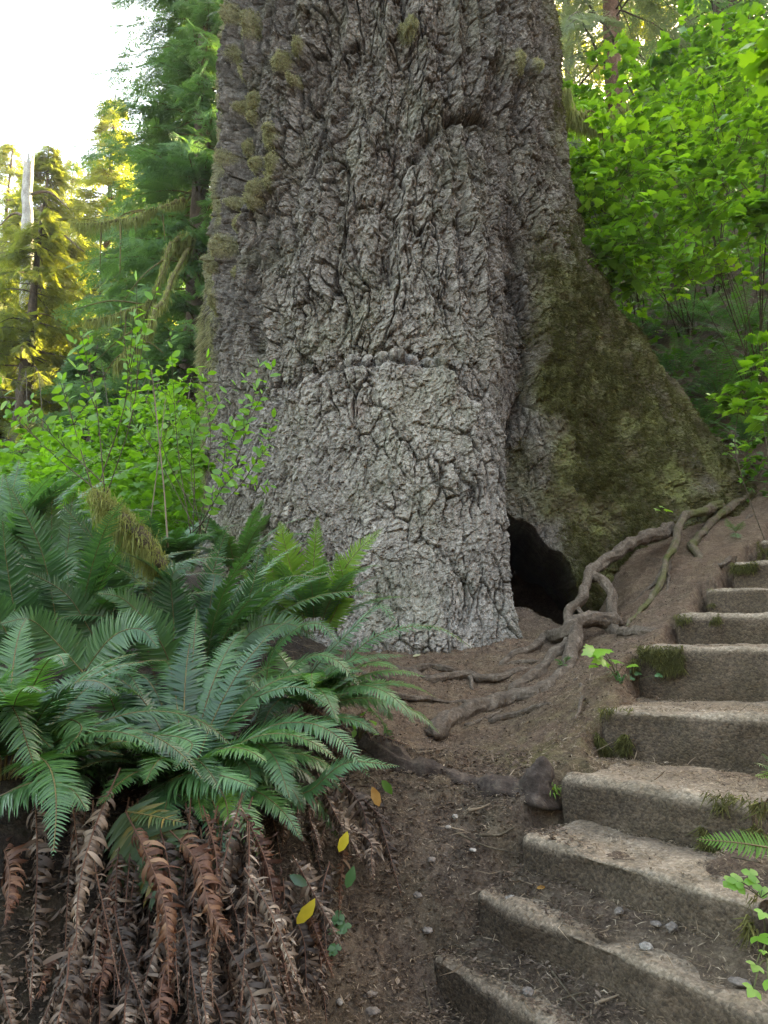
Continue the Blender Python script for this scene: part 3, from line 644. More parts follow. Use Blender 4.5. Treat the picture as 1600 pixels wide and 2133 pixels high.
RT = [
 ([(1500, 1052, 6.65), (1462, 1066, 6.3), (1420, 1082, 6.1), (1408, 1133, 5.85), (1387, 1175, 5.6), (1371, 1223, 5.35), (1345, 1262), (1302, 1306)], .055, .018, 'rootmoss'),
 ([(1408, 1133, 5.85), (1395, 1190), (1392, 1240)], .02, .01, 'root'),
 ([(1400, 1105, 6.15), (1371, 1113, 6.0), (1323, 1129, 5.8), (1276, 1159, 5.6), (1228, 1198, 5.35), (1217, 1230, 5.25), (1212, 1252, 5.2), (1185, 1273, 5.15), (1185, 1299, 5.1), (1178, 1325, 5.0)], .072, .04, 'root'),
 ([(1222, 1205, 5.35), (1258, 1212, 5.3), (1273, 1244, 5.2), (1276, 1276, 5.1), (1294, 1302, 4.95)], .05, .04, 'root'),
 ([(1218, 1235, 5.25), (1200, 1262, 5.2), (1222, 1290, 5.1), (1258, 1296, 5.0)], .03, .02, 'root'),
 ([(1280, 1297, 4.95), (1238, 1292, 4.9), (1207, 1294, 4.85), (1175, 1319, 4.8), (1143, 1331), (1111, 1355), (1069, 1368), (1040, 1390)], .072, .03, 'root'),
 ([(1200, 1300, 4.85), (1191, 1361, 4.5), (1180, 1404), (1130, 1441), (1069, 1458), (1005, 1477), (952, 1496), (920, 1512), (905, 1540)], .05, .066, 'root'),
 ([(1190, 1335, 4.75), (1143, 1384), (1100, 1420), (1063, 1445)], .055, .04, 'root'),
 ([(790, 1416), (846, 1401), (893, 1420), (936, 1412), (975, 1408), (1000, 1414), (1047, 1412), (1100, 1392)], .042, .03, 'root'),
 ([(850, 1398), (900, 1392), (950, 1400)], .03, .03, 'root'),
 ([(757, 1405), (782, 1435), (808, 1446), (877, 1459), (984, 1464)], .03, .012, 'root'),
 ([(782, 1430), (800, 1460), (806, 1480)], .016, .008, 'root'),
 ([(975, 1408), (982, 1425), (985, 1440)], .018, .01, 'root'),
 ([(1020, 1508), (1079, 1488), (1154, 1468)], .025, .022, 'root'),
 ([(970, 1515), (1030, 1490), (1060, 1478)], .018, .012, 'root'),
 ([(1040, 1388), (1080, 1380), (1120, 1382)], .02, .014, 'root'),
 ([(1270, 1318), (1334, 1320), (1395, 1320)], .05, .035, 'root'),
 ([(1195, 1400), (1210, 1450), (1200, 1500)], .02, .01, 'root'),
 ([(1700, 990, 7.4), (1600, 1018, 7.1), (1557, 1034, 6.9), (1494, 1078, 6.5), (1462, 1113, 6.2), (1442, 1140, 6.0), (1467, 1175, 5.75), (1456, 1202, 5.6), (1496, 1222, 5.4)], .055, .035, 'rootmoss'),
 ([(1467, 1175, 5.75), (1500, 1180), (1525, 1184)], .03, .02, 'root'),
 ([(1720, 1080, 6.9), (1600, 1098, 6.4), (1568, 1112, 6.2), (1536, 1138, 6.0), (1528, 1162, 5.8)], .04, .025, 'root'),
 ([(1660, 1060, 7), (1590, 1062, 6.8), (1540, 1095, 6.4)], .03, .02, 'root'),
 ([(1387, 1175, 5.6), (1370, 1215), (1340, 1240), (1310, 1268)], .025, .012, 'root'),
]
for k, (pts, a, b_, m) in enumerate(RT): root('root', pts, a, b_, M[m], BIG, seed=100 + k * 7)
# the thick dark root along the edge of the path, its knob by the step
kn = [(740, 1540), (790, 1562), (850, 1600), (930, 1625), (1000, 1642), (1070, 1648), (1120, 1640)]
DR = thing('dark_root', 'thick dark bumpy root edging the path and ending in an upright knob beside a step', 'root', hit(930, 1625))
root('stem', [(a, b_) for a, b_ in kn], .075, .085, M['rootdark'], DR, seed=5, rough=.8, lift=-.25)
q = hit(1125, 1645)
V, F = tube(catmull([q + [-.02, 0, -.05], q + [-.005, 0, .02], q + [.01, 0, .06], q + [.018, 0, .105]], 16), [.085, .08, .072, .064, .058, .053, .049, .046, .043, .04, .038, .035, .033, .03, .026, .016], 14, .5, 3, True, 18)
part('knob', V, F, M['rootdark'], DR)

# ---------------------------------------------------------------- moss blades
def blades(pos, nor, ln, wd, droop=.6, seed=0, down=1.0):
    r = np.random.default_rng(seed); n = len(pos)
    d = norm(nor + r.normal(0, .55, (n, 3)) + np.array([0, 0, -down * droop])); s_ = norm(np.cross(d, r.normal(0, 1, (n, 3))))
    L = (ln * r.uniform(.5, 1.4, n))[:, None]; W = (wd * r.uniform(.7, 1.3, n))[:, None]
    tip = pos + d * L + np.array([0, 0, -1]) * L * droop * .5
    V = np.stack([pos - s_ * W, pos + s_ * W, tip], 1).reshape(-1, 3)
    F = np.arange(3 * n).reshape(-1, 3); a = np.repeat(np.clip(r.normal(.5, .2, n), 0, 1), 3)
    return V, F, {'rnd': a}
vis = (TNOR[:, 1] < .35) & (Zf < 7.4)
def pick(wt, n, seed):
    r = np.random.default_rng(seed); c = np.cumsum(wt * vis); i = np.searchsorted(c, r.uniform(0, c[-1], n)); return TPOS[i] + r.normal(0, .006, (n, 3)), TNOR[i]
p_, n_ = pick(mossv ** 2 * (flare > .3) * sst(-.6, .2, fbm(TPOS * 2.5, 300, 4)), 150000, 1)
V, F, a = blades(p_, n_, .03, .003, .5, 2); part('moss', V, F, M['moss_blade'], BIG, a)
p_, n_ = pick(mossL * (Tf > -172) + 4 * sst(.3, .7, lump), 80000, 3)
V, F, a = blades(p_, n_, .015, .0028, .2, 4, .3); o = part('moss', V, F, M['moss_pale'], BIG, a)
o['label'] = 'pale cushions of moss on the ropy bark'
lw = (1 - sst(-166, -156, Tf)) * sst(-.2, .3, fbm(TPOS * 2, 301, 3) + .1) * sst(.3, 1.0, Zf) * (1 - sst(2.7, 3.4, Zf))
p_, n_ = pick(lw, 22000, 5)
V, F, a = blades(p_, n_, .07, .0035, 1.0, 6); part('moss', V, F, M['moss_pale'], BIG, a)

def step_moss(k, u0, u1, h0, h1, n, ln=.03, seed=0):
    t, L, dvv, nv, l_, ze, dep = STEPS[k]; r = np.random.default_rng(seed + k * 13)
    a = r.uniform(u0, u1, n); h = h1 + (h0 - h1) * r.uniform(0, 1, n) ** .7
    ok = noise(np.stack([a * 9, h * 9, np.full(n, k * 3.0)], 1), 5) > -.03; a, h = a[ok], h[ok]; n = len(a)
    pos = L + dvv * a[:, None] + np.array([0, 0, 1.0]) * h[:, None] + np.array([-nv[0], -nv[1], 0]) * (.004 + .02 * r.uniform(0, 1, n))[:, None]
    top = h > -.01
    pos[top] += np.array([nv[0], nv[1], 0]) * r.uniform(0, .05, (top.sum(), 1))
    nor = np.tile(np.array([-nv[0], -nv[1], .25]), (n, 1))
    V, F, at = blades(pos, nor, ln, .0022, .7, seed + 5); part('moss', V, F, M['moss_step'], t, at)
step_moss(4, -.02, .13, -.17, .01, 5000, .035)
step_moss(4, .72, 1.2, -.13, .0, 5500, .04, 3)
step_moss(5, -.02, .22, -.12, .01, 5000, .035)
step_moss(5, .9, 1.1, -.2, -.03, 1500, .03, 3)
step_moss(6, -.01, .25, -.05, .01, 1500, .025)
step_moss(8, -.01, .2, -.07, .01, 1500, .03)
step_moss(9, -.02, .2, -.2, .01, 2500, .03)
step_moss(3, .52, .72, -.14, .02, 3500, .04)
step_moss(2, .78, .92, -.06, .02, 2500, .04)
step_moss(7, -.01, .06, -.12, .01, 300, .02)

# ---------------------------------------------------------------- ferns
def frond(pts, L=None, width=.09, pairs=60, dead=0.0, U=(0, -.35, 1), seed=0, base=.5, droop=.25, bare=.14, tight=1.0, wfac=.112, vary=.12, rk=.0022):
    """pts: rachis control points -> V, faces, attrs, number of rachis faces"""
    r = np.random.default_rng(seed); c = resample(catmull(pts, 60), 60); tl = np.linalg.norm(np.diff(c, axis=0), axis=1).sum()
    T = norm(np.gradient(c, axis=0)); U = np.broadcast_to(np.asarray(U, float), T.shape); N = norm(U - (U * T).sum(1, keepdims=True) * T); S = np.cross(T, N)
    acc = Acc(); t = np.linspace(bare, .995, pairs); k = t * 59; ki = np.clip(k.astype(int), 0, 58); fr = (k - ki)[:, None]
    B = c[ki] * (1 - fr) + c[ki + 1] * fr; Tt, Nt, St = T[ki], N[ki], S[ki]
    u = (t - bare) / (1 - bare); prof = np.clip(.62 + 1.6 * u, 0, 1) * (1 - u ** 1.9) ** .85 + .02
    for sgn in (-1, 1):
        n = pairs; ln = width * prof * r.uniform(.88, 1.08, n)
        ln = np.where(r.uniform(0, 1, n) < .025, ln * r.uniform(.15, .7, n), ln)
        if dead: ln = ln * r.uniform(.6, 1.1, n)
        ang = (.18 + .5 * u) + r.normal(0, .06 + .14 * dead, n)
        D = St * sgn * np.cos(ang)[:, None] + Tt * np.sin(ang)[:, None]
        nn = norm(Nt + r.normal(0, .1 + .2 * dead, (n, 3))); D = norm(D + nn * r.normal(.1, .05 + .3 * dead, (n, 1)))
        W = norm(np.cross(nn, D)) ; G = norm(np.cross(D, W)); G = np.where(((G * Nt).sum(1) > 0)[:, None], -G, G)
        wd = wfac * ln * .5 + (.0003 if dead else .0012)
        if dead < .3:
            us = [0, .12, .45, .78, 1]; hw = [.45, 1, .85, .5, 0]; fold = .35
            dr = droop * r.uniform(.6, 1.5, n) + .0; sw = r.normal(.1, .06, n)
            rows = []
            for uu, h in zip(us, hw):
                cpt = B + D * (ln * uu)[:, None] + G * (ln * dr * uu * uu)[:, None] + Tt * (ln * sw * uu * uu)[:, None]
                if h: rows += [cpt - W * (wd * h)[:, None], cpt + G * (wd * h * fold)[:, None], cpt + W * (wd * h)[:, None]]
                else: rows.append(cpt)
            V = np.stack(rows, 1).reshape(-1, 3); m = 13
            q = []
            for s_ in range(3):
                o_ = s_ * 3; q += [[o_, o_ + 1, o_ + 4, o_ + 3], [o_ + 1, o_ + 2, o_ + 5, o_ + 4]]
            q = np.array(q); tr = np.array([[9, 10, 12], [10, 11, 12]])
        else:
            ns = 8; curl = -r.normal(4.2, 1.6, n) * dead; curl2 = r.normal(1.0, 1.5, n) * dead; tw = r.normal(0, 2.4, n) * dead; pos = B.copy(); rows = []
            a_ = np.zeros(n); d_ = D.copy(); w_ = W.copy()
            for s_ in range(ns):
                h = np.sin(min(1, (s_ + .6) / (ns - 1)) * np.pi * .85 + .25) * .9
                rows += [pos - w_ * (wd * 1.15 * h)[:, None], pos + w_ * (wd * 1.15 * h)[:, None]]
                g_ = np.cross(d_, w_); d2 = norm(d_ + g_ * (curl / ns)[:, None] + np.array([0, 0, -.12 * dead])); w2 = norm(w_ + g_ * (tw / ns)[:, None] + d_ * (curl2 / ns * .5)[:, None]); w2 = norm(w2 - (w2 * d2).sum(1, keepdims=True) * d2)
                pos = pos + d2 * (ln / (ns - 1))[:, None]; d_, w_ = d2, w2
            V = np.stack(rows, 1).reshape(-1, 3); m = 2 * ns; q = np.array([[2 * a, 2 * a + 1, 2 * a + 3, 2 * a + 2] for a in range(ns - 1)]); tr = np.zeros((0, 3), int)
        off = (np.arange(n) * m)[:, None, None]; fs = [(q[None] + off).reshape(-1, 4)]
        if len(tr): fs.append((tr[None] + off).reshape(-1, 3))
        acc.add(V, fs, rnd=np.repeat(np.clip(base + r.normal(0, vary, n), 0, 1), m))
    V, F, at = acc.out(); Vr, Fr = tube(c[::2], np.linspace(rk * 1.3, rk * .5, 30), 4, cap=False)
    return V, F, at, Vr, Fr
FM = {}
def frond_obj(parent, pts, mat='fern', name='frond', **kw):
    V, F, at, Vr, Fr = frond(pts, **kw)
    n0 = len(V); nf = sum(len(f) for f in F)
    quads = [f for f in F if f.shape[1] == 4]; tris = [f for f in F if f.shape[1] == 3]
    allF = [np.vstack(quads)] + ([np.vstack(tris)] if tris else []) + [Fr[0] + n0]
    at2 = {'rnd': np.concatenate([at['rnd'], np.full(len(Vr), .5)])}
    o = part(name, np.vstack([V, Vr]), allF, M[mat], parent, at2)
    o.data.materials.append(M['rust'] if mat in ('rust', 'fern_dead') else M['stalk'])
    mi = np.zeros(nf + len(Fr[0]), np.int32); mi[nf:] = 1; o.data.polygons.foreach_set('material_index', mi); return o
def arc(b_, az, L, e0, bend, n=7, side=0.0):
    """rachis from base b_, azimuth az (deg, 0 = right, 90 = away), start elevation e0, total bend"""
    pts = [np.asarray(b_, float)]; p_ = pts[0].copy()
    for k in range(n):
        t = (k + .5) / n; e = R_(e0 - bend * t ** 1.25); a = R_(az + side * t * t)
        p_ = p_ + L / n * np.array([math.cos(e) * math.cos(a), math.cos(e) * math.sin(a), math.sin(e)]); pts.append(p_)
    return pts
def fern(label, base, cat='fern', group=None, lift=.04):
    q = np.array(base, float); return thing('sword_fern', label, cat, q, group), q + [0, 0, lift]
def fill(t, q, n, L, az0, az1, e0=(50, 80), bend=(60, 110), mat='fern', seed=0, base=(.2, .7), width=.085, spread=.05, **kw):
    r = np.random.default_rng(seed)
    for k in range(n):
        az = az0 + (az1 - az0) * (k + r.uniform(0, 1)) / n; l_ = L * r.uniform(.75, 1.15)
        h = np.array([math.cos(R_(az)), math.sin(R_(az)), 0]); b_ = q + h * spread * r.uniform(.3, 1.2)
        U = np.array([0, -.25, .9]) - .35 * h
        mt = 'fern_mid' if mat == 'fern' and r.uniform() < .45 else mat
        frond_obj(t, arc(b_, az, l_, r.uniform(*e0), r.uniform(*bend), side=r.normal(0, 12)), mt, U=U, seed=int(r.integers(1e9)), base=r.uniform(*base), width=width * r.uniform(.8, 1.15) , droop=r.uniform(.1, .4), **kw)
def key(t, pts, d0, d1, mat='fern', lead=None, **kw):
    """frond along photo pixels, distance running from d0 to d1"""
    n = len(pts); w_ = [P(a, b_, d0 + (d1 - d0) * k / (n - 1)) for k, (a, b_) in enumerate(pts)]
    return frond_obj(t, w_, mat, **kw)
GF_ = 'sword ferns crowded at the left of the tree'
fA, qA = fern('large sword fern in the lower left foreground, broad pale fronds arching over brown skirt', P(380, 1650, 2.42), group=GF_, lift=0)
fB, qB = fern('sword fern at the far left edge with a long frond drooping straight down', P(10, 1620, 2.15), group=GF_, lift=0)
fC, qC = fern('upright yellow-green sword fern in front of the pale foot of the trunk', P(655, 1330, 4.1), group=GF_)
fD, qD = fern('dark sword fern in the middle of the clump, straight behind the biggest foreground fern', P(420, 1440, 3.2), group=GF_)
fE, qE = fern('tall sword fern at left below the lime-green thicket', P(150, 1400, 3.1), group=GF_)
fF, qF = fern('sword fern at the right side of the clump reaching one long frond over the path', P(640, 1500, 3.05), group=GF_)
fG, qG = fern('hazy sword fern by the left edge in front of the sunlit undergrowth', P(-20, 1250, 3.6), group=GF_)
fH, qH = fern('sword fern under the mossy broken branch', P(330, 1230, 4.6), group=GF_)
fI, qI = fern('small sword fern tucked against the left foot of the trunk', P(490, 1210, 4.9), group=GF_)
kw = dict(pairs=46)
key(fA, [(350, 1640), (290, 1560), (330, 1532), (400, 1548), (362, 1606)], 2.4, 2.0, base=.85, width=.11, seed=1, U=(0, -.5, 1), droop=.2)
key(fA, [(250, 1700), (330, 1640), (400, 1610), (470, 1618), (530, 1640)], 2.3, 1.95, base=.8, width=.12, seed=2, U=(0, -.4, 1), droop=.5)
key(fA, [(455, 1640), (470, 1668), (478, 1722)], 2.1, 2.0, 'fern_young', base=.45, width=.035, seed=3, pairs=22, U=(0, -1, .4))
key(fA, [(440, 1640), (500, 1548), (565, 1568), (606, 1668)], 2.5, 2.15, base=.75, width=.10, seed=4, U=(.2, -.6, .8), droop=.2)
key(fA, [(450, 1620), (540, 1525), (630, 1505), (705, 1535), (770, 1618)], 2.6, 2.3, base=.7, width=.095, seed=5, U=(.1, -.5, 1))
key(fA, [(420, 1610), (470, 1500), (550, 1445), (625, 1432), (680, 1468)], 2.7, 2.45, base=.7, width=.09, seed=6, U=(-.1, -.5, 1))
key(fA, [(480, 1690), (560, 1660), (640, 1650), (720, 1590), (832, 1596)], 2.45, 2.3, base=.75, width=.08, seed=7, U=(0, -.5, 1))
key(fA, [(150, 1640), (135, 1545), (140, 1500), (170, 1520), (105, 1592)], 2.3, 1.95, base=.9, width=.1, seed=8, U=(0, -.5, 1))
key(fA, [(400, 1640), (450, 1560), (520, 1600), (500, 1680)], 2.45, 2.15, base=.6, width=.08, seed=9)
key(fA, [(230, 1680), (200, 1600), (170, 1600), (160, 1680)], 2.3, 2.1, base=.45, width=.08, seed=10)
key(fA, [(300, 1660), (240, 1480), (215, 1405), (262, 1400), (302, 1455)], 2.7, 2.45, base=.7, width=.09, seed=11, U=(0, -.7, .8))
key(fA, [(400, 1600), (380, 1450), (440, 1405), (500, 1400), (545, 1440)], 2.8, 2.6, base=.65, width=.085, seed=12)
fill(fA, qA, 24, .52, -150, 40, (20, 60), (60, 120), seed=20, base=(.2, .9))
fill(fA, qA, 14, .7, 40, 150, (55, 80), (50, 90), seed=21, base=(.15, .45))
key(fB, [(0, 1640), (-20, 1430), (30, 1480), (60, 1560), (85, 1640)], 2.1, 1.85, base=.7, width=.085, seed=30, U=(.5, -.6, .7), droop=.5)
key(fB, [(-40, 1680), (40, 1640), (100, 1625), (150, 1645), (182, 1688)], 2.0, 1.85, base=.8, width=.09, seed=31, droop=.5)
key(fB, [(-30, 1640), (10, 1540), (60, 1520), (110, 1560)], 2.2, 2.0, base=.45, width=.08, seed=32)
fill(fB, qB, 26, .65, -120, 150, (20, 85), (60, 120), seed=33, base=(.1, .8))
# behind: upright fronds seen flat on
for k, (pts, d, w_, b_) in enumerate([
    ([(360, 1440), (362, 1300), (358, 1200), (400, 1180)], 3.1, .13, .35), ([(250, 1420), (240, 1280), (190, 1130), (120, 1040)], 3.2, .13, .35),
    ([(330, 1440), (290, 1280), (270, 1160), (200, 1060)], 3.4, .12, .4), ([(420, 1450), (470, 1330), (520, 1240), (540, 1150)], 3.3, .12, .35),
    ([(400, 1440), (420, 1290), (450, 1170), (478, 1090)], 3.6, .11, .45), ([(300, 1450), (200, 1330), (140, 1240), (60, 1190)], 3.0, .12, .5),
    ([(440, 1440), (520, 1320), (600, 1300), (660, 1330)], 3.1, .1, .65), ([(380, 1450), (330, 1330), (260, 1250), (200, 1235)], 2.9, .1, .7),
    ([(450, 1430), (500, 1300), (560, 1230), (620, 1250)], 3.4, .1, .5), ([(400, 1420), (350, 1240), (330, 1190), (290, 1180)], 3.3, .1, .6)]):
    key(fD, pts, d, d - .15, base=b_, width=w_, seed=40 + k, U=(0, -1, .3), droop=.1)
fill(fD, qD, 22, .85, -60, 240, (50, 88), (40, 90), seed=50, base=(.05, .6), width=.1)
for k, (pts, d, w_, b_) in enumerate([
    ([(130, 1400), (110, 1250), (80, 1130), (20, 1010)], 3.0, .13, .5), ([(100, 1400), (40, 1300), (15, 1180), (5, 1080)], 2.9, .13, .35),
    ([(170, 1400), (200, 1280), (220, 1180), (170, 1080)], 3.2, .12, .45), ([(60, 1420), (20, 1330), (-20, 1260), (-60, 1200)], 2.8, .11, .6),
    ([(190, 1420), (110, 1330), (60, 1290), (0, 1300)], 2.8, .1, .7), ([(160, 1420), (230, 1330), (290, 1310), (330, 1350)], 2.8, .1, .6)]):
    key(fE, pts, d, d - .15, base=b_, width=w_, seed=60 + k, U=(0, -1, .3), droop=.1)
fill(fE, qE, 20, .8, -60, 240, (50, 88), (40, 90), seed=70, base=(.05, .65), width=.1)
for k, (pts, w_, b_) in enumerate([([(645, 1320), (620, 1240), (600, 1160), (583, 1086)], .15, .8), ([(650, 1320), (652, 1230), (655, 1150), (662, 1073)], .1, .55), ([(665, 1320), (690, 1240), (735, 1160), (798, 1100)], .1, .85),
    ([(640, 1320), (590, 1250), (565, 1180), (560, 1130)], .1, .4), ([(670, 1330), (700, 1270), (715, 1210), (700, 1150)], .1, .5), ([(630, 1330), (570, 1270), (530, 1210), (500, 1190)], .1, .3)]):
    key(fC, pts, 4.1, 3.95, 'fern_young', base=b_, width=w_, seed=80 + k, U=(0, -1, .25), droop=.1)
fill(fC, qC, 12, .6, -180, 20, (40, 80), (50, 90), seed=90, base=(.3, .6), width=.08)
key(fF, [(610, 1520), (690, 1420), (760, 1340), (840, 1308), (915, 1308), (988, 1352)], 3.1, 3.1, 'fern', base=.95, width=.075, seed=100, pairs=60, U=(0, -.4, 1))
key(fF, [(600, 1500), (650, 1400), (735, 1310), (790, 1262), (826, 1300)], 3.2, 3.0, base=.85, width=.09, seed=101, U=(-.2, -.5, 1))
key(fF, [(560, 1500), (560, 1380), (610, 1315), (665, 1300), (707, 1342)], 3.1, 2.85, base=.8, width=.09, seed=102, U=(-.2, -.5, 1))
key(fF, [(560, 1520), (640, 1470), (690, 1400), (760, 1370), (850, 1365)], 3.0, 2.9, base=.75, width=.085, seed=103)
key(fF, [(520, 1540), (560, 1440), (640, 1370), (700, 1375), (750, 1430)], 2.9, 2.75, base=.7, width=.09, seed=104)
key(fF, [(480, 1500), (430, 1400), (460, 1370), (545, 1362)], 2.9, 2.8, base=.75, width=.08, seed=105)
key(fF, [(600, 1560), (680, 1500), (740, 1500), (790, 1530)], 2.8, 2.7, base=.65, width=.07, seed=106)
fill(fF, qF, 20, .5, -120, 150, (20, 75), (60, 110), seed=110, base=(.2, .9), width=.08)
fill(fG, qG, 18, .95, -40, 140, (60, 88), (30, 80), seed=120, base=(.5, .95), width=.12)
for k in range(6): key(fG, [(-30 + 30 * k, 1300), (-30 + 34 * k, 1150), (-60 + 42 * k, 1050), (-90 + 50 * k, 960 + 12 * k)], 3.6, 3.5, base=.8, width=.12, seed=130 + k, U=(0, -1, .3))
fill(fH, qH, 22, .62, 0, 360, (50, 85), (40, 90), seed=140, base=(.3, .7), width=.1)
fill(fI, qI, 14, .6, 0, 360, (40, 80), (50, 100), seed=141, base=(.4, .8), width=.09)
# dead fronds: the brown skirt below the foreground ferns, each hanging down the bank
r = np.random.default_rng(5)
def skirt(t, x0, x1, n, y0=(1640, 1760), L=(380, 520), d=(2.15, 1.75), seed=0, mats=('fern_dead',) * 9 + ('rust',)):
    r = np.random.default_rng(seed)
    for k in range(n):
        x = x0 + (x1 - x0) * (k + r.uniform(0, 1)) / n; ya = r.uniform(*y0); l_ = r.uniform(*L); sw = r.normal((x - 300) * .08, 35)
        dd = r.uniform(-.12, .15)
        key(t, [(x - sw * .4 + 20 * r.normal(), ya), (x, ya + l_ * .3), (x + sw * .5, ya + l_ * .65), (x + sw, ya + l_)], d[0] + dd, d[1] + dd, mats[k % len(mats)], name='dead_frond', dead=r.uniform(.75, 1.2), base=r.uniform(.15, .72), width=.072 * r.uniform(.7, 1.3), seed=seed * 100 + k, vary=.24, pairs=60, U=(0, -1, .2), bare=.05, wfac=.13, rk=.0018)
skirt(fA, 130, 560, 40, seed=1); skirt(fA, 100, 570, 46, y0=(1800, 1960), L=(240, 400), d=(2.0, 1.7), seed=2)
skirt(fB, -60, 200, 34, seed=3); skirt(fB, -60, 200, 26, y0=(1850, 1960), L=(240, 350), d=(1.9, 1.65), seed=4); skirt(fA, 30, 570, 34, y0=(1950, 2060), L=(200, 300), d=(1.85, 1.6), seed=9)
skirt(fF, 560, 800, 14, y0=(1600, 1720), L=(100, 260), d=(2.6, 2.35), seed=6); skirt(fA, 430, 680, 22, y0=(1760, 1950), L=(140, 250), d=(2.15, 1.95), seed=7)
skirt(fF, 640, 760, 8, y0=(1440, 1520), L=(60, 110), d=(3.0, 2.9), seed=8)
for pts, m, b_, w_, dd in [([(262, 1690), (310, 1790), (345, 1900), (352, 2070)], 'rust', .6, .085, .75), ([(350, 1725), (410, 1795), (440, 1900), (492, 1965)], 'rust', .55, .08, .7), ([(250, 1600), (195, 1730), (165, 1850), (158, 1990)], 'fern_dead', .75, .07, .7), ([(240, 1860), (225, 1960), (205, 2080)], 'rust', .35, .08, .6), ([(110, 1880), (105, 1960), (80, 2080)], 'rust', .45, .09, .7), ([(0, 1740), (20, 1820), (10, 1930)], 'rust', .4, .07, .7)]:
    key(fA, pts, 2.0, 1.68, m, name='dead_frond', dead=dd, base=b_, width=w_, seed=int(w_ * 1e4) + pts[0][0], vary=.2, U=(0, -1, .2), wfac=.15)
key(fA, [(262, 1690), (300, 1765), (325, 1830), (345, 1880)], 2.02, 1.9, 'fern_fade', base=.4, width=.13, seed=201, vary=.25, U=(0, -1, .2), pairs=26, wfac=.17, bare=.02)
key(fA, [(262, 1690), (320, 1700), (390, 1715)], 2.02, 1.95, 'fern_fade', base=.6, width=.05, seed=202, vary=.3, pairs=18)

# ---------------------------------------------------------------- leaves, shrubs
def leaf_simple():
    V = np.array([[0, 0, 0], [.18, .17, .03], [.18, 0, 0], [.18, -.17, .03], [.55, .25, .02], [.55, 0, -.03], [.55, -.25, .02], [.85, .12, -.04], [.85, 0, -.07], [.85, -.12, -.04], [1, 0, -.12]])
    return V, [np.array([[1, 2, 5, 4], [2, 3, 6, 5], [4, 5, 8, 7], [5, 6, 9, 8]]), np.array([[0, 2, 1], [0, 3, 2], [7, 8, 10], [8, 9, 10]])]
def leaf_lobed(drop=.16):
    o = [(0, 0), (.02, -.2), (-.12, -.38), (.12, -.4), (.2, -.55), (.36, -.4), (.5, -.42), (.52, -.25), (.72, -.25), (.76, -.12), (1.0, 0)]
    o = o + [(a, -b_) for a, b_ in reversed(o[1:-1])]
    V = [(.3, 0, .04)] + [(a, b_, -drop * ((a - .3) ** 2 + b_ ** 2) * 1.6) for a, b_ in o]
    n = len(o); return np.array(V), [np.array([[0, 1 + k, 1 + (k + 1) % n] for k in range(n)])]
def leaf_tri():
    V, F = leaf_simple(); Vs = []; q = []; t = []
    for k, (ang, sc_) in enumerate([(0, 1.0), (1.15, .8), (-1.15, .8)]):
        c, s_ = math.cos(ang), math.sin(ang); W = V * [1, 1.35, 1] * sc_; Vs.append(np.stack([W[:, 0] * c - W[:, 1] * s_, W[:, 0] * s_ + W[:, 1] * c, W[:, 2]], 1)); q.append(F[0] + k * 11); t.append(F[1] + k * 11)
    return np.vstack(Vs) * .62, [np.vstack(q), np.vstack(t)]
LV = {'simple': leaf_simple(), 'lobed': leaf_lobed(), 'tri': leaf_tri()}
def put_leaves(kind, pos, dirs, size, seed=0, up=(0, 0, 1), tilt=.35, base=.5, vary=.2):
    r = np.random.default_rng(seed); n = len(pos); tV, tF = LV[kind]
    dd = norm(dirs + r.normal(0, .25, (n, 3))); X, Y, Z = basis(dd, up, r.normal(0, tilt * 1.35, n)); s_ = size * r.uniform(.42, 1.3, n)
    V, F = scatter(tV, tF, pos, X, Y, Z, s_); return V, F, {'rnd': np.repeat(np.clip(base + r.normal(0, vary, n), 0, 1), len(tV))}
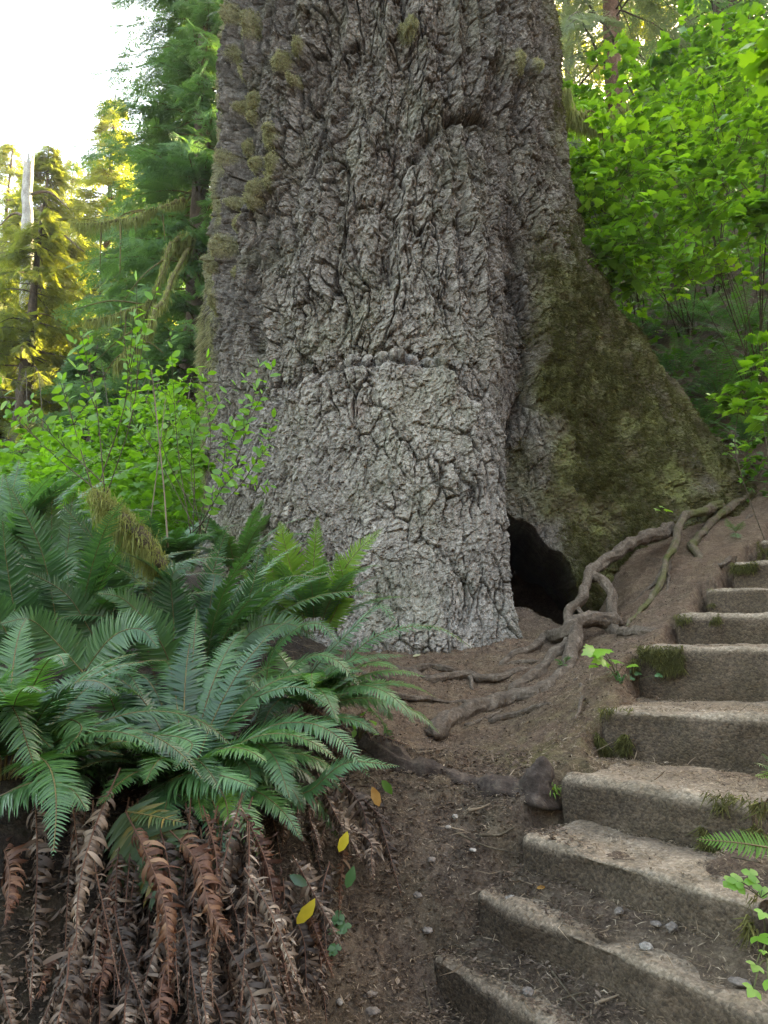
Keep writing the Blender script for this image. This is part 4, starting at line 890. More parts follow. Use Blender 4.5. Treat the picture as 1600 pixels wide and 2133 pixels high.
def shrub(label, base, blobs, kind='lobed', size=.13, nl=60, ntw=8, mat='bushleaf', seed=0, group=None, cat='shrub', stem=.009, smat='twig', bare=0, sag=.25, bval=.5):
    """base: world point; blobs: (world centre, radius) of leafy masses carried on arching stems"""
    r = np.random.default_rng(seed); base = np.array(base, float); t = thing('shrub', label, cat, base, group)
    acc = Acc(); P_, D_ = [], []
    for c, rad in blobs:
        c = np.asarray(c, float); mid = base * .5 + c * .5 + np.array([r.normal(0, .1), r.normal(0, .1), .15 * np.linalg.norm(c - base)]); b0 = base + r.normal(0, .1, 3) * [1, 1, .2]
        cv = catmull([b0, mid, c], 14); V, F = tube(cv, np.linspace(stem, stem * .5, 14), 5); acc.add(V, F)
        for k in range(ntw):
            a = r.uniform(0, 2 * np.pi); el = r.normal(.1, .4); d = np.array([math.cos(a) * math.cos(el), math.sin(a) * math.cos(el), math.sin(el)]); l_ = rad * r.uniform(.6, 1.2)
            s0 = c + r.normal(0, .25 * rad, 3); tw = catmull([s0, s0 + d * l_ * .55 + [0, 0, .06 * l_], s0 + d * l_ - [0, 0, sag * l_]], 8)
            V, F = tube(tw, np.linspace(stem * .4, stem * .15, 8), 4, cap=False); acc.add(V, F)
            m = max(2, int(nl / ntw)); u = r.uniform(.1, 1, m) * 6.99; i = u.astype(int); f = (u - i)[:, None]; pp_ = tw[i] * (1 - f) + tw[np.minimum(i + 1, 7)] * f
            sd_ = norm(np.cross(d, [0, 0, 1.0])) * np.where(np.arange(m) % 2, 1, -1)[:, None]; P_.append(pp_ + sd_ * .02); D_.append(norm(d * .6 + sd_ * .8 + [0, 0, -.12]))
    for k in range(bare):
        q = base + r.normal(0, .12, 3) * [1, 1, .1]; c, rad = blobs[r.integers(len(blobs))]; e = np.asarray(c) + r.normal(0, rad, 3)
        V, F = tube(catmull([q, q * .5 + e * .5 + r.normal(0, .08, 3) + [0, 0, .1], e], 10), np.linspace(stem * .6, stem * .2, 10), 4, cap=False); acc.add(V, F)
    V, F, _ = acc.out(); part('stem', V, F, M[smat], t)
    V, F, at = put_leaves(kind, np.vstack(P_), np.vstack(D_), size, seed + 1, base=bval, vary=.3); part('foliage', V, F, M[mat], t, at)
    return t
GB = 'leafy bushes on the slope right of the trunk'
def B(*a): return [(P(x, y, d), r_) for x, y, d, r_ in a]
def bx(px, py, d): q = P(px, py, d); q[2] = g1(q[0], q[1]) - .03; return q
shrub('big bright green bush right beside the trunk, halfway up the photo', hit(1330, 690, 4, 40), B((1260, 340, 7, .5), (1225, 440, 6.8, .4), (1320, 400, 6.6, .55), (1300, 500, 6.6, .5), (1240, 560, 7, .35), (1200, 400, 7.4, .3), (1350, 330, 7, .5)), 'lobed', .1, 250, 22, seed=1, group=GB, bare=5)
shrub('tall lobed-leaf bush whose crown slants up towards the top right corner', hit(1500, 620, 4, 40), B((1400, 250, 7.6, .6), (1480, 180, 7.8, .6), (1560, 130, 8, .6), (1330, 290, 7.6, .5), (1440, 330, 7, .6), (1540, 260, 7, .6)), 'lobed', .1, 250, 22, seed=2, group=GB, bare=6)
shrub('arching bush at the right edge with bare brown canes showing under its leaves', hit(1600, 850, 4, 40), B((1530, 360, 6.4, .5), (1600, 290, 6.3, .5), (1480, 440, 6.2, .4), (1600, 430, 5.8, .35), (1650, 350, 6, .5)), 'lobed', .095, 260, 18, seed=3, group=GB, bare=14, smat='twig')
shrub('low leafy bush spreading in front of the dark slope, just above the dark ferns', hit(1430, 700, 4, 40), B((1370, 480, 6.6, .4), (1420, 560, 6.7, .35), (1330, 560, 6.9, .35), (1480, 540, 6.4, .35), (1290, 600, 7.1, .3)), 'lobed', .09, 150, 14, seed=4, group=GB, bare=8)
shrub('small bright plant on the right edge beside the dark ferns', bx(1620, 960, 5.6), B((1570, 790, 5.5, .22), (1600, 850, 5.4, .2), (1540, 840, 5.6, .15), (1590, 730, 5.5, .2)), 'lobed', .11, 50, 8, seed=5, group=GB, stem=.005)
shrub('low glossy plant on the right bank just above the roots', bx(1560, 1000, 7.0), B((1540, 930, 6.9, .2), (1580, 960, 6.8, .2), (1600, 900, 6.8, .2)), 'tri', .1, 45, 8, seed=6, group=GB, stem=.004)
shrub('drooping leafy spray hanging into the top right corner, closest to the viewer', P(1720, 60, 3.6), [(P(1640, 60, 3.5), .2), (P(1620, 130, 3.5), .12)], 'lobed', .13, 16, 4, seed=7, cat='branch', stem=.006)
shrub('distant light green bush on the hilltop behind the broken red stump', bx(1250, 330, 14), B((1200, 260, 13, .8), (1250, 200, 14, .9), (1180, 200, 14, .9), (1330, 180, 14, .9), (1220, 320, 12, .7)), 'lobed', .2, 140, 12, seed=8, group=GB, bval=.75)
shrub('bush at the top right, seen above the tall slanting one', bx(1560, 200, 12), B((1500, 110, 12, .9), (1580, 60, 12, .9), (1430, 130, 12.5, .8), (1600, 130, 11, .8), (1380, 180, 13, .8)), 'lobed', .2, 140, 12, seed=9, group=GB, bval=.4)

GT2 = 'lime green bushes left of the trunk'
shrub('lime green bush pressed against the left side of the giant trunk', hit(420, 1000, 4, 30), B((425, 880, 6.9, .35), (390, 850, 7.6, .45), (440, 960, 6.4, .3), (360, 930, 7.2, .4)), 'tri', .12, 170, 16, 'shrubleaf', 51, GT2, bval=.6)
shrub('lime green bush behind the huckleberry stems, below the tall hemlock', hit(330, 990, 4, 30), B((300, 860, 8.6, .5), (340, 840, 9, .5), (260, 900, 8.2, .5), (300, 950, 7.6, .45)), 'tri', .13, 190, 16, 'shrubleaf', 52, GT2, bval=.55)
shrub('broad lime green bush in the middle of the left undergrowth', hit(180, 990, 4, 30), B((200, 920, 9.2, .55), (130, 930, 9.5, .55), (180, 970, 8.4, .5), (240, 960, 8, .4)), 'tri', .13, 190, 16, 'shrubleaf', 53, GT2, bval=.5)
shrub('lime green bush at the left edge above the hazy fern', hit(40, 1000, 4, 30), B((60, 960, 8.6, .5), (0, 970, 8.6, .5), (100, 990, 8.2, .45)), 'tri', .13, 170, 16, 'shrubleaf', 54, GT2, bval=.5)

# undergrowth covering the slopes: nobody could count the plants
def cover(name, kind, n, region, size, mat, h=(.05, .5), seed=0, bval=.5):
    r = np.random.default_rng(seed); x, y = region(r, n); z = ground(x, y); hh = r.uniform(*h, n) * (1 + .5 * noise(np.stack([x, y, x * 0], 1) * 1.3, seed))
    a = r.uniform(0, 2 * np.pi, n); V, F, at = put_leaves(kind, np.stack([x, y, z + hh], 1), np.stack([np.cos(a), np.sin(a), r.normal(-.15, .3, n)], 1), size, seed, base=bval)
    return struct(name, V, F, M[mat], at, kind='stuff')
def polar(az0, az1, d0, d1):
    def f(r, n):
        az = np.radians(r.uniform(az0, az1, n)); d = np.sqrt(r.uniform(d0 ** 2, d1 ** 2, n)); return d * np.sin(az), d * np.cos(az)
    return f
cover('undergrowth', 'tri', 9000, polar(-34, -12, 6.6, 13), .15, 'shrubleaf', (.1, 1.15), 11, .5)
cover('undergrowth', 'simple', 5000, polar(-36, -5, 12, 26), .3, 'shrubleaf', (.1, 1.0), 12, .35)
cover('undergrowth', 'lobed', 12000, polar(15, 45, 9.9, 18), .12, 'bushleaf', (.1, .8), 13, .12)
cover('undergrowth', 'lobed', 2500, polar(16, 40, 7.6, 9.8), .08, 'bushleaf', (.02, .3), 14, .0)
cover('undergrowth', 'simple', 5000, polar(8, 48, 16, 30), .35, 'shrubleaf', (.1, 1.3), 15, .4)

# left: huckleberry stems with small oval leaves
def huckle(label, base, tips, seed, ls=.062, nl=20, st=.004):
    r = np.random.default_rng(seed); base = np.array(base, float); t = thing('huckleberry_shrub', label, 'shrub', base, 'huckleberry shrubs at the left of the trunk')
    acc = Acc(); P_, D_ = [], []
    def stemline(p0, p1, w0, leaves, lstart=.35):
        mid = p0 * .5 + p1 * .5 + r.normal(0, .04, 3) * np.linalg.norm(p1 - p0); c = catmull([p0, mid, p1], 16); V, F = tube(c, np.linspace(w0, .0012, 16), 5); acc.add(V, F)
        for k in range(leaves):
            u = lstart + (1 - lstart) * (k + .6) / leaves; i = min(14, int(u * 15)); tg = norm(c[i + 1] - c[i]); sd_ = norm(np.cross(tg, [0, 1, .3])) * (1 if k % 2 else -1)
            P_.append(c[i] + (c[i + 1] - c[i]) * (u * 15 - i)); D_.append(norm(sd_ + tg * .45 + r.normal(0, .2, 3)))
        P_.append(c[-1]); D_.append(norm(c[-1] - c[-3])); return c
    for tip in tips:
        tip = np.array(tip, float); c = stemline(base + r.normal(0, .03, 3), tip, st, nl)
        for k in range(3):
            i = int(r.uniform(6, 12)); d = norm(norm(c[-1] - c[0]) + r.normal(0, .35, 3)); stemline(c[i], c[i] + d * np.linalg.norm(tip - base) * r.uniform(.2, .38), .0022, nl // 2, .15)
    V, F, _ = acc.out(); part('stem', V, F, M['twig'], t)
    V, F, at = put_leaves('simple', np.array(P_), np.array(D_), ls, seed, tilt=.7, base=.6, up=(0, -.75, .65)); part('foliage', V, F, M['shrubleaf'], t, at); return t
huckle('huckleberry stems sprouting from the end of the mossy broken branch', P(200, 1030, 3.0), [P(x, y, d - .95) for x, y, d in [(285, 585, 3.9), (170, 700, 4.0), (130, 790, 4.1), (250, 640, 3.9), (-10, 800, 4.1), (60, 860, 4.0)]], 21, ls=.048, nl=15, st=.003)
huckle('huckleberry shrub fanning up against the left side of the trunk', P(415, 1100, 4.6), [P(x, y, d) for x, y, d in [(355, 700, 4.5), (430, 745, 4.6), (540, 760, 4.5), (570, 870, 4.4), (310, 760, 4.7), (345, 800, 4.6), (480, 880, 4.4), (500, 960, 4.3), (410, 850, 4.6), (270, 850, 4.8)]], 22, nl=17)
def straight(label, pts, r0, mat, nm='cane', cat='stem', grp=None):
    c = catmull([P(*q) for q in pts], 24); V, F = tube(c, np.linspace(r0, r0 * .5, 24), 6, .2, 3, True, 20); return single(nm, V, F, M[mat], label, cat, grp)
straight('bare dead stem rising from the ferns in front of the lime undergrowth', [(350, 1140, 4.3), (340, 1000, 4.4), (315, 760, 4.5)], .006, 'cane')
straight('slender dark stem leaning left of the huckleberry shrub', [(310, 1110, 4.4), (330, 960, 4.5), (345, 830, 4.6)], .004, 'cane')
# mossy broken branch
mb = thing('mossy_branch', 'short broken branch hung with yellow-green moss above the ferns', 'branch', P(300, 1130, 3.0))
c = catmull([P(330, 1180, 3.05), P(300, 1125, 3.0), P(265, 1088, 3.0), (P(235, 1065, 3.0)), P(198, 1028, 3.0)], 24)
V, F = tube(c, np.linspace(.036, .016, 24), 10, .5, 7, True, 20); part('wood', V, F, M['twig'], mb)
r = np.random.default_rng(9); i = r.integers(0, 24, 5000); pp_ = c[i] + r.normal(0, .022, (5000, 3)) + [0, 0, .0]
V, F, a = blades(pp_, r.normal(0, .5, (5000, 3)), .022, .0022, .9, 10); o1 = (V, F, a)
i = r.integers(2, 22, 1800); pp_ = c[i] + r.normal(0, .02, (1800, 3)) - [0, 0, .02]; V2, F2, a2 = blades(pp_, np.tile([0, 0, -1.0], (1800, 1)), .05, .002, 1.6, 11, 1.5)
part('moss', np.vstack([V, V2]), [np.vstack([F, F2 + len(V)])], M['moss_hang'], mb, {'rnd': np.concatenate([a['rnd'], a2['rnd']])})

# right: dark ferns under the bushes
GR = 'sword ferns in the shade of the right slope'
for k, (px_, py_, d, L, lab, n) in enumerate([(1500, 850, 6.7, .95, 'large dark sword fern beneath the bushes at the right', 26), (1410, 800, 7.5, .95, 'dim sword fern higher on the slope, directly behind the mossy buttress ridge', 20), (1600, 800, 6.3, .95, 'dark sword fern cut by the right edge of the photo', 20), (1455, 910, 7.2, .7, 'small shaded sword fern low beside the buttress foot', 16), (1540, 720, 7.6, 1.0, 'shaded sword fern topmost on the right slope under the bare canes', 22), (1330, 740, 8.0, .95, 'dim small sword fern close behind the buttress', 14), (1450, 700, 8, .95, 'shaded sword fern under the low leafy bush, between two bigger ferns', 20), (1560, 940, 7, .6, 'small sword fern low on the bank above the top steps', 14)]):
    q = hit(px_, py_, 4, 40); t = thing('sword_fern', lab, 'fern', q, GR); fill(t, q + [0, 0, .05], n, L, 100, 380, (35, 75), (50, 100), seed=300 + k, base=(.45, .95), width=.1, pairs=34)
t = thing('sword_fern', 'fern sprouting from the left side of the trunk near the top of the photo', 'fern', P(478, 40, 6.9)); q = P(478, 40, 6.9)
for k, e in enumerate([(455, 20), (430, 35), (440, 75), (465, 80), (450, -20), (425, 5)]): frond_obj(t, [q, q * .5 + P(*e, 6.6) * .5 + [0, 0, .08], P(*e, 6.55)], 'fern_young' if k > 1 and k < 4 else 'fern', base=.3, width=.07, seed=400 + k, pairs=16)
t = thing('fern_sprig', 'tiny fern sprig between the roots left of the green seedling', 'fern', hit(1170, 1400)); q = hit(1175, 1400)
for k, e in enumerate([(1158, 1372), (1185, 1365), (1170, 1385)]): frond_obj(t, [q, q * .5 + P(*e, q[1] - .05) * .5 + [0, 0, .02], P(*e, q[1] - .08)], 'fern', base=.8, width=.04, seed=410 + k, pairs=14)
t = thing('fern_sprig', 'pair of tiny fern fronds on the earth above the top steps', 'fern', hit(1530, 1105)); q = hit(1532, 1110)
for k, e in enumerate([(1512, 1078), (1548, 1085), (1535, 1120)]): frond_obj(t, [q, P(*e, q[1] - .12)], 'fern', base=.8, width=.06, seed=420 + k, pairs=12)
t = thing('fern_frond', 'single bright fern frond poking out over the third step from the right edge', 'fern', P(1620, 1762, 1.95))
frond_obj(t, [P(1625, 1770, 1.95), P(1540, 1756, 1.96), P(1452, 1748, 2.0)], 'fern_young', base=.45, width=.042, seed=430, pairs=24, U=(0, -.9, .6), bare=.02, droop=.05)
t = thing('sword_fern', 'small pale fern at the right edge beside the fourth step', 'fern', P(1640, 1610, 2.2))
for k, e in enumerate([(1572, 1590), (1575, 1618), (1590, 1570)]): frond_obj(t, [P(1640, 1610, 2.2), P(*e, 2.15)], 'fern_young' if k == 1 else 'fern', base=.9, width=.035, seed=440 + k, pairs=14)
# ---------------------------------------------------------------- conifers
def spray_tpl(nside=9, sub=3, seed=1, wd=.016):
    """flat evergreen twig along +x, length 1, as narrow kites"""
    r = np.random.default_rng(seed); Vs = []; n = 0
    def kite(p0, ang, L, w_, dz):
        d = np.array([math.cos(ang), math.sin(ang)]); s_ = np.array([-d[1], d[0]]) * w_
        z0 = p0[2]; Vs.extend([[p0[0], p0[1], z0], [p0[0] + d[0] * L * .4 + s_[0], p0[1] + d[1] * L * .4 + s_[1], z0 + dz * .3], [p0[0] + d[0] * L, p0[1] + d[1] * L, z0 + dz], [p0[0] + d[0] * L * .4 - s_[0], p0[1] + d[1] * L * .4 - s_[1], z0 + dz * .3 + .01]])
    kite((0, 0, 0), 0, 1.05, wd * 1.2, -.25)
    for k in range(nside):
        u = .08 + .88 * k / nside; zz = -.25 * u * u
        for sg in (-1, 1):
            L = .42 * (1 - u) ** .7 + .07; L *= r.uniform(.7, 1.15); a = sg * r.uniform(.75, 1.05); dz = -r.uniform(.02, .12) * L * 3
            kite((u, 0, zz), a, L, wd, dz)
            for j in range(sub):
                v = (j + .7) / (sub + .6); p0 = (u + math.cos(a) * L * v, math.sin(a) * L * v, zz + dz * v * .7)
                kite(p0, a + r.choice([-1, 1]) * r.uniform(.5, .9), L * (.5 - .25 * v) * r.uniform(.8, 1.2) + .03, wd * .9, -.02)
    V = np.array(Vs); m = len(V) // 4; return V, [np.arange(4 * m).reshape(-1, 4)]
SP_HI = spray_tpl(9, 3, 1, .017); SP_LO = spray_tpl(6, 1, 2, .032)
def conifer(label, base, H, trunk_r, z0, Lmax, nl, mat='needle', hi=True, seed=0, lean=(0, 0), droop=.5, spr=11, size=.5, group=None, bark='bark_far', shape=1.0, zmax=None, limb_moss=False, bval=.5, azr=None, up0=.15, roll=.6, name='conifer_tree'):
    """limbs from height z0 to the top, longest Lmax, each carrying flat drooping sprays"""
    r = np.random.default_rng(seed); base = np.array(base, float); t = thing(name, label, 'tree', base, group)
    zs = np.linspace(0, 1, 26); ax = base + np.stack([lean[0] * zs * H + .1 * noise(np.stack([zs * 4, zs * 0, zs * 0 + seed], 1), seed), lean[1] * zs * H, zs * H - .3], 1)
    V, F = tube(ax, trunk_r * (1 - zs * .93) * (1 + .35 * np.exp(-zs * 14)), 12, .25, seed, True, 3); part('trunk', V, F, M[bark], t)
    acc = Acc(); P_, X_, S_ = [], [], []
    nl = int(nl * 1.7); spr = int(spr * 1.35)
    zz = np.sort(r.uniform(0, 1, nl) ** .9)
    for u in zz:
        h = z0 + (H * (zmax or .99) - z0) * u; uu = h / H; b_ = np.array([np.interp(uu, zs, ax[:, k]) for k in range(3)])
        L = Lmax * (np.clip((1 - uu), .03, 1) ** .8) * shape * r.uniform(.6, 1.15); az = r.uniform(0, 2 * np.pi) if azr is None else R_(r.uniform(*azr)); d = np.array([math.cos(az), math.sin(az), 0])
        tt = np.linspace(0, 1, 9)[:, None]; dr = droop * r.uniform(.5, 1.3)
        c = b_ + d * L * tt + np.array([0, 0, 1]) * L * (up0 * tt - dr * tt ** 2 + .12 * dr * tt ** 4) + np.cumsum(r.normal(0, .012 * L, (9, 3)), 0)
        w0 = .012 + .018 * L / 3; V, F = tube(c, np.linspace(w0, .004, 9), 4, cap=False); acc.add(V, F)
        n = max(4, int(spr * (.4 + .6 * L / Lmax))); v = .2 + .8 * (np.arange(n) + r.uniform(0, 1, n)) / n; i = np.minimum((v * 8).astype(int), 7); f = (v * 8 - i)[:, None]
        pp_ = c[i] * (1 - f) + c[np.minimum(i + 1, 8)] * f; tg = norm(c[np.minimum(i + 1, 8)] - c[i]); sd_ = norm(np.cross(tg, [0, 0, 1.0])) * np.where(np.arange(n) % 2, 1, -1)[:, None]
        dirn = norm(tg * r.uniform(.5, 1.1, (n, 1)) + sd_ * r.uniform(.3, .9, (n, 1)) + np.array([0, 0, -.25]) * r.uniform(.2, 1.6, (n, 1))); dirn[-1] = tg[-1]
        P_.append(pp_); X_.append(dirn); S_.append(size * (1.15 - .5 * v) * (.55 + .45 * L / Lmax) * r.uniform(.8, 1.25, n))
    V, F, _ = acc.out(); part('branch', V, F, M['mosslimb' if limb_moss else 'bark_far'], t)['kind'] = 'stuff'
    Pp, Xx, Ss = np.vstack(P_), np.vstack(X_), np.concatenate(S_); X, Y, Z = basis(Xx, (0, 0, 1), r.normal(0, roll, len(Xx)))
    tV, tF = SP_HI if hi else SP_LO; V, F = scatter(tV, tF, Pp, X, Y, Z, Ss)
    part('crown', V, F, M[mat], t, {'rnd': np.repeat(np.clip(bval + r.normal(0, .18, len(Pp)), 0, 1), len(tV))}); return t
def tb(px, py, d):
    """point of the ground under the pixel column at distance d"""
    q = P(px, py, d); q[2] = g1(q[0], q[1]) - .1; return q
GL = 'evergreens standing left of the giant spruce'
# the tall green hemlock next to the trunk
conifer('tall green hemlock rising past the top of the photo just left of the giant spruce', tb(400, 900, 14.5), 24, .26, 1.5, 2.9, 270, 'needle', True, 1, (-.008, 0), .45, 17, .7, GL, limb_moss=True)
conifer('deep green evergreen filling the gap between the tall hemlock and the giant trunk', tb(455, 900, 17), 26, .3, 2.0, 3.2, 190, 'needle', False, 2, (0, 0), .45, 12, .8, GL, bval=.35)
conifer('slim pointed conifer whose thin tip stands against the white sky', tb(200, 900, 24), 14.2, .25, 2, 3.5, 150, 'needle_far', False, 3, (-.01, 0), .4, 11, .9, GL)
conifer('sunlit conifer with a bushy top behind the pale broken snag', tb(50, 900, 22), 11.6, .25, 2, 3.8, 150, 'needle_far', False, 4, (0, 0), .35, 12, .85, GL)
conifer('dark-trunked evergreen with golden sunlit boughs low at the left', tb(45, 900, 17), 8.2, .28, 1.5, 3.4, 70, 'needle_far', True, 5, (.0, 0), .6, 13, .8, GL, bval=.4, zmax=.97)
conifer('shadowy evergreen between the slim pointed conifer and the tall hemlock', tb(300, 900, 20), 11.5, .25, 1.0, 3.4, 130, 'needle', False, 6, (0, 0), .5, 12, .9, GL, bval=.3)
conifer('young low evergreen spreading dark boughs above the undergrowth at the left', tb(190, 900, 13), 3.6, .12, .2, 2.2, 60, 'needle', False, 7, (0, 0), .35, 11, .7, GL, bval=.25)
for k, (px_, d, H_, lab) in enumerate([(-30, 30, 15, 'far evergreen cut by the left edge, behind the snag'), (110, 34, 16, 'far sunlit evergreen between the snag and the slim pointed conifer'), (260, 36, 18, 'far pale evergreen right behind the slim pointed conifer'), (380, 34, 24, 'far evergreen seen through the lower boughs of the tall hemlock'), (-20, 20, 7, 'low evergreen at the left edge below the snag')]):
    conifer(lab, tb(px_, 900, d), H_, .25, .8, 4.2, 120, 'needle_far', False, 20 + k, (0, 0), .4, 11, 1.0, GL, bval=.55)
sg = thing('snag', 'pale broken snag standing in sunlight at the left edge with a jagged top', 'dead tree', tb(55, 900, 19)); q = tb(55, 900, 19)
top = P(57, 362, 19); c = catmull([q, q * .5 + top * .5 + [.06, 0, 0], top], 40); V, F = tube(c, np.linspace(.26, .13, 40), 14, .3, 4, False, 3)
j_ = np.arange(14); V[-14:, 2] += .5 * np.abs(np.sin(j_ * 1.3)) + .4 * (j_ % 3 == 0); part('trunk', V, F, M['snag'], sg)
for k, (h, a, l_) in enumerate([(.93, 20, 1.2), (.86, 160, .9), (.8, 10, 1.6), (.72, 200, 1.3), (.62, -20, 1.1)]):
    p0 = q + (top - q) * h; d = np.array([math.cos(R_(a)), math.sin(R_(a)) * .5, .1]); V, F = tube(catmull([p0, p0 + d * l_ * .5 + [0, 0, .1], p0 + d * l_ - [0, 0, .35 * l_]], 10), np.linspace(.05, .012, 10), 6); part('branch', V, F, M['bark_far'], sg)
# mossy dead limbs hanging in front of the tall hemlock
def limb(label, pts, r0, seed, subs=0):
    t = thing('mossy_limb', label, 'branch', P(*pts[0])); w_ = [P(*q) for q in pts]; c = catmull(w_, 40); c = c + .05 * np.stack([noise(c * 2, seed), noise(c * 2, seed + 1), noise(c * 2, seed + 2)], 1)
    acc = Acc(); V, F = tube(c, np.linspace(r0, r0 * .25, 40), 7, .5, seed, True, 8); acc.add(V, F); r = np.random.default_rng(seed)
    for k in range(subs):
        i = r.integers(8, 36); e = c[i] + np.array([r.normal(-.3, .4), r.normal(0, .3), -abs(r.normal(.5, .4))]); V, F = tube(catmull([c[i], c[i] * .5 + e * .5 + [0, 0, .12], e], 10), np.linspace(r0 * .45, .006, 10), 4); acc.add(V, F)
    V, F, _ = acc.out(); part('wood', V, F, M['mosslimb'], t)
    i = r.integers(0, 40, 1500); V, F, a = blades(c[i] + r.normal(0, r0 * .7, (1500, 3)), np.tile([0, 0, -1.], (1500, 1)), .12, .008, 1.2, seed, 1); part('moss', V, F, M['moss_hang'], t, a)
limb('long mossy limb reaching left from the tall hemlock, across the bright gap', [(385, 415, 13.6), (330, 435, 12.8), (270, 455, 12.4), (150, 465, 12.2)], .06, 31, 6)
limb('curving mossy limb hanging lower in front of the tall hemlock', [(395, 480, 13.6), (350, 520, 12.6), (330, 600, 12.2), (290, 640, 12.), (180, 670, 12.)], .045, 32, 5)
limb('thin mossy limb arching down towards the huckleberry stems', [(400, 500, 13.6), (330, 640, 11), (300, 700, 10.6), (240, 760, 10.4)], .04, 33, 4)
limb('short thick mossy limb stub on the tall hemlock', [(410, 560, 13.8), (370, 515, 13.2), (395, 490, 13.1)], .06, 34, 3)
limb('gnarled mossy branch reaching right from behind the giant trunk', [(1120, 225, 8.0), (1180, 238, 8.2), (1220, 250, 8.2), (1260, 262, 8.2), (1300, 262, 8.2)], .055, 35, 4)
limb('thin upturned mossy branch above the gnarled one', [(1190, 240, 8.2), (1240, 245, 8.2), (1275, 235, 8.2), (1305, 220, 8.2)], .03, 36, 0)
limb('crooked mossy twig rising behind the right side of the giant trunk', [(1150, 215, 8.0), (1165, 200, 8), (1180, 190, 8)], .03, 37, 0)
# right: hillside trees
GT = 'evergreens on the hill right of the giant spruce'
conifer('grey-green spruce with drooping boughs beside the giant trunk at the upper right', tb(1290, 300, 14.5), 22, .22, 2.4, 4.0, 105, 'needle_grey', True, 41, (0, 0), .7, 14, .75, GT, bark='redwood_snag')
conifer('evergreen on the hilltop near the top right corner', tb(1530, 200, 19), 16, .35, 1.0, 4.2, 110, 'needle', False, 42, (0, 0), .4, 12, 1.0, GT, bval=.7)
conifer('evergreen on the hilltop between the grey-green spruce and the top right corner', tb(1450, 200, 24), 15, .35, 2.0, 4.0, 80, 'needle_far', False, 43, (0, 0), .4, 11, 1.1, GT, bval=.6)
conifer('far hilltop evergreen glimpsed right beside the giant trunk', tb(1190, 200, 28), 22, .3, 2.0, 3.6, 90, 'needle_far', False, 44, (0, 0), .4, 11, 1.1, GT, bval=.6)
conifer('far hilltop evergreen behind the grey-green spruce', tb(1360, 200, 30), 20, .3, 3.0, 3.6, 80, 'needle_far', False, 45, (0, 0), .4, 11, 1.1, GT, bval=.7)
conifer('small dark evergreen behind the right side of the giant trunk, below the gnarled branch', tb(1190, 420, 10), 4.2, .1, .3, 1.3, 60, 'needle_grey', False, 46, (0, 0), .6, 11, .5, GT, bval=.15)
conifer('hilltop evergreen at the right edge', tb(1640, 200, 22), 14, .3, 1.0, 4.0, 80, 'needle', False, 47, (0, 0), .4, 11, 1.1, GT, bval=.6)

# ---------------------------------------------------------------- litter, stones, small plants
def topz(x, y):
    z = ground(x, y)
    for (t, L, dvv, nv, ln, ze, dep) in STEPS:
        a = (x - L[0]) * dvv[0] + (y - L[1]) * dvv[1]; b_ = (x - L[0]) * nv[0] + (y - L[1]) * nv[1]
        z = np.where((a > .01) & (a < ln - .01) & (b_ > .012) & (b_ < dep), np.maximum(z, ze), z)
    return z
def slivers(name, n, xr, yr, ln, wd, mat, seed, kind=None, dens=None, lift=.004, bval=.5, thick=False):
    r = np.random.default_rng(seed); x = r.uniform(*xr, n); y = r.uniform(*yr, n)
    if dens is not None: k = r.uniform(0, 1, n) < dens(x, y); x, y = x[k], y[k]
    n = len(x); gr_ = ground(x, y); tz_ = topz(x, y); z = tz_ + gnoise(x, y) * (tz_ <= gr_ + .003) + lift
    a = r.uniform(0, np.pi * 2, n); L = ln * r.uniform(.5, 1.5, n); W = wd * r.uniform(.6, 1.4, n); tz = r.normal(0, .25, n)
    d = np.stack([np.cos(a), np.sin(a), tz], 1); s_ = np.stack([-np.sin(a), np.cos(a), r.normal(0, .3, n)], 1); p0 = np.stack([x, y, z], 1)
    m = p0 + d * (L * .5)[:, None] + s_ * (L * r.normal(0, .12, n))[:, None] + [0, 0, .002]; e = p0 + d * L[:, None]
    V = np.stack([p0 - s_ * W[:, None] * .5, p0 + s_ * W[:, None] * .5, m + s_ * W[:, None], m - s_ * W[:, None], e], 1).reshape(-1, 3); o = (np.arange(n) * 5)[:, None]
    return struct(name, V, [o + np.array([[0, 1, 2, 3]]), o + np.array([[3, 2, 4]])], M[mat], {'rnd': np.repeat(np.clip(r.normal(bval, .25, n), 0, 1), 5)}, kind='stuff', smooth=False)
slivers('needle_litter', 42000, (-.4, 2.6), (1.5, 5.6), .014, .0011, 'litter', 1, bval=.55)
slivers('needle_litter', 9000, (-.4, 1.6), (1.4, 3.2), .024, .0015, 'litter', 2, bval=.6)
ng = lambda x, y: (topz(x, y) <= ground(x, y) + .003) * 1.0
slivers('leaf_litter', 9000, (-.9, 1.8), (1.4, 5.2), .014, .0035, 'litter_dark', 3, bval=.45, lift=.006, dens=ng)
slivers('leaf_litter', 12000, (-.9, .6), (1.4, 3.3), .017, .004, 'litter_dark', 4, bval=.35, lift=.008)
slivers('twig_litter', 900, (-.6, 1.5), (1.5, 4.8), .09, .0018, 'litter', 5, bval=.35, lift=.01)
slivers('dirt_crumbs', 26000, (-.8, 2.4), (1.4, 5.6), .007, .0035, 'litter_dark', 6, bval=.4, lift=.004, dens=lambda x, y: .15 + .85 * ng(x, y))
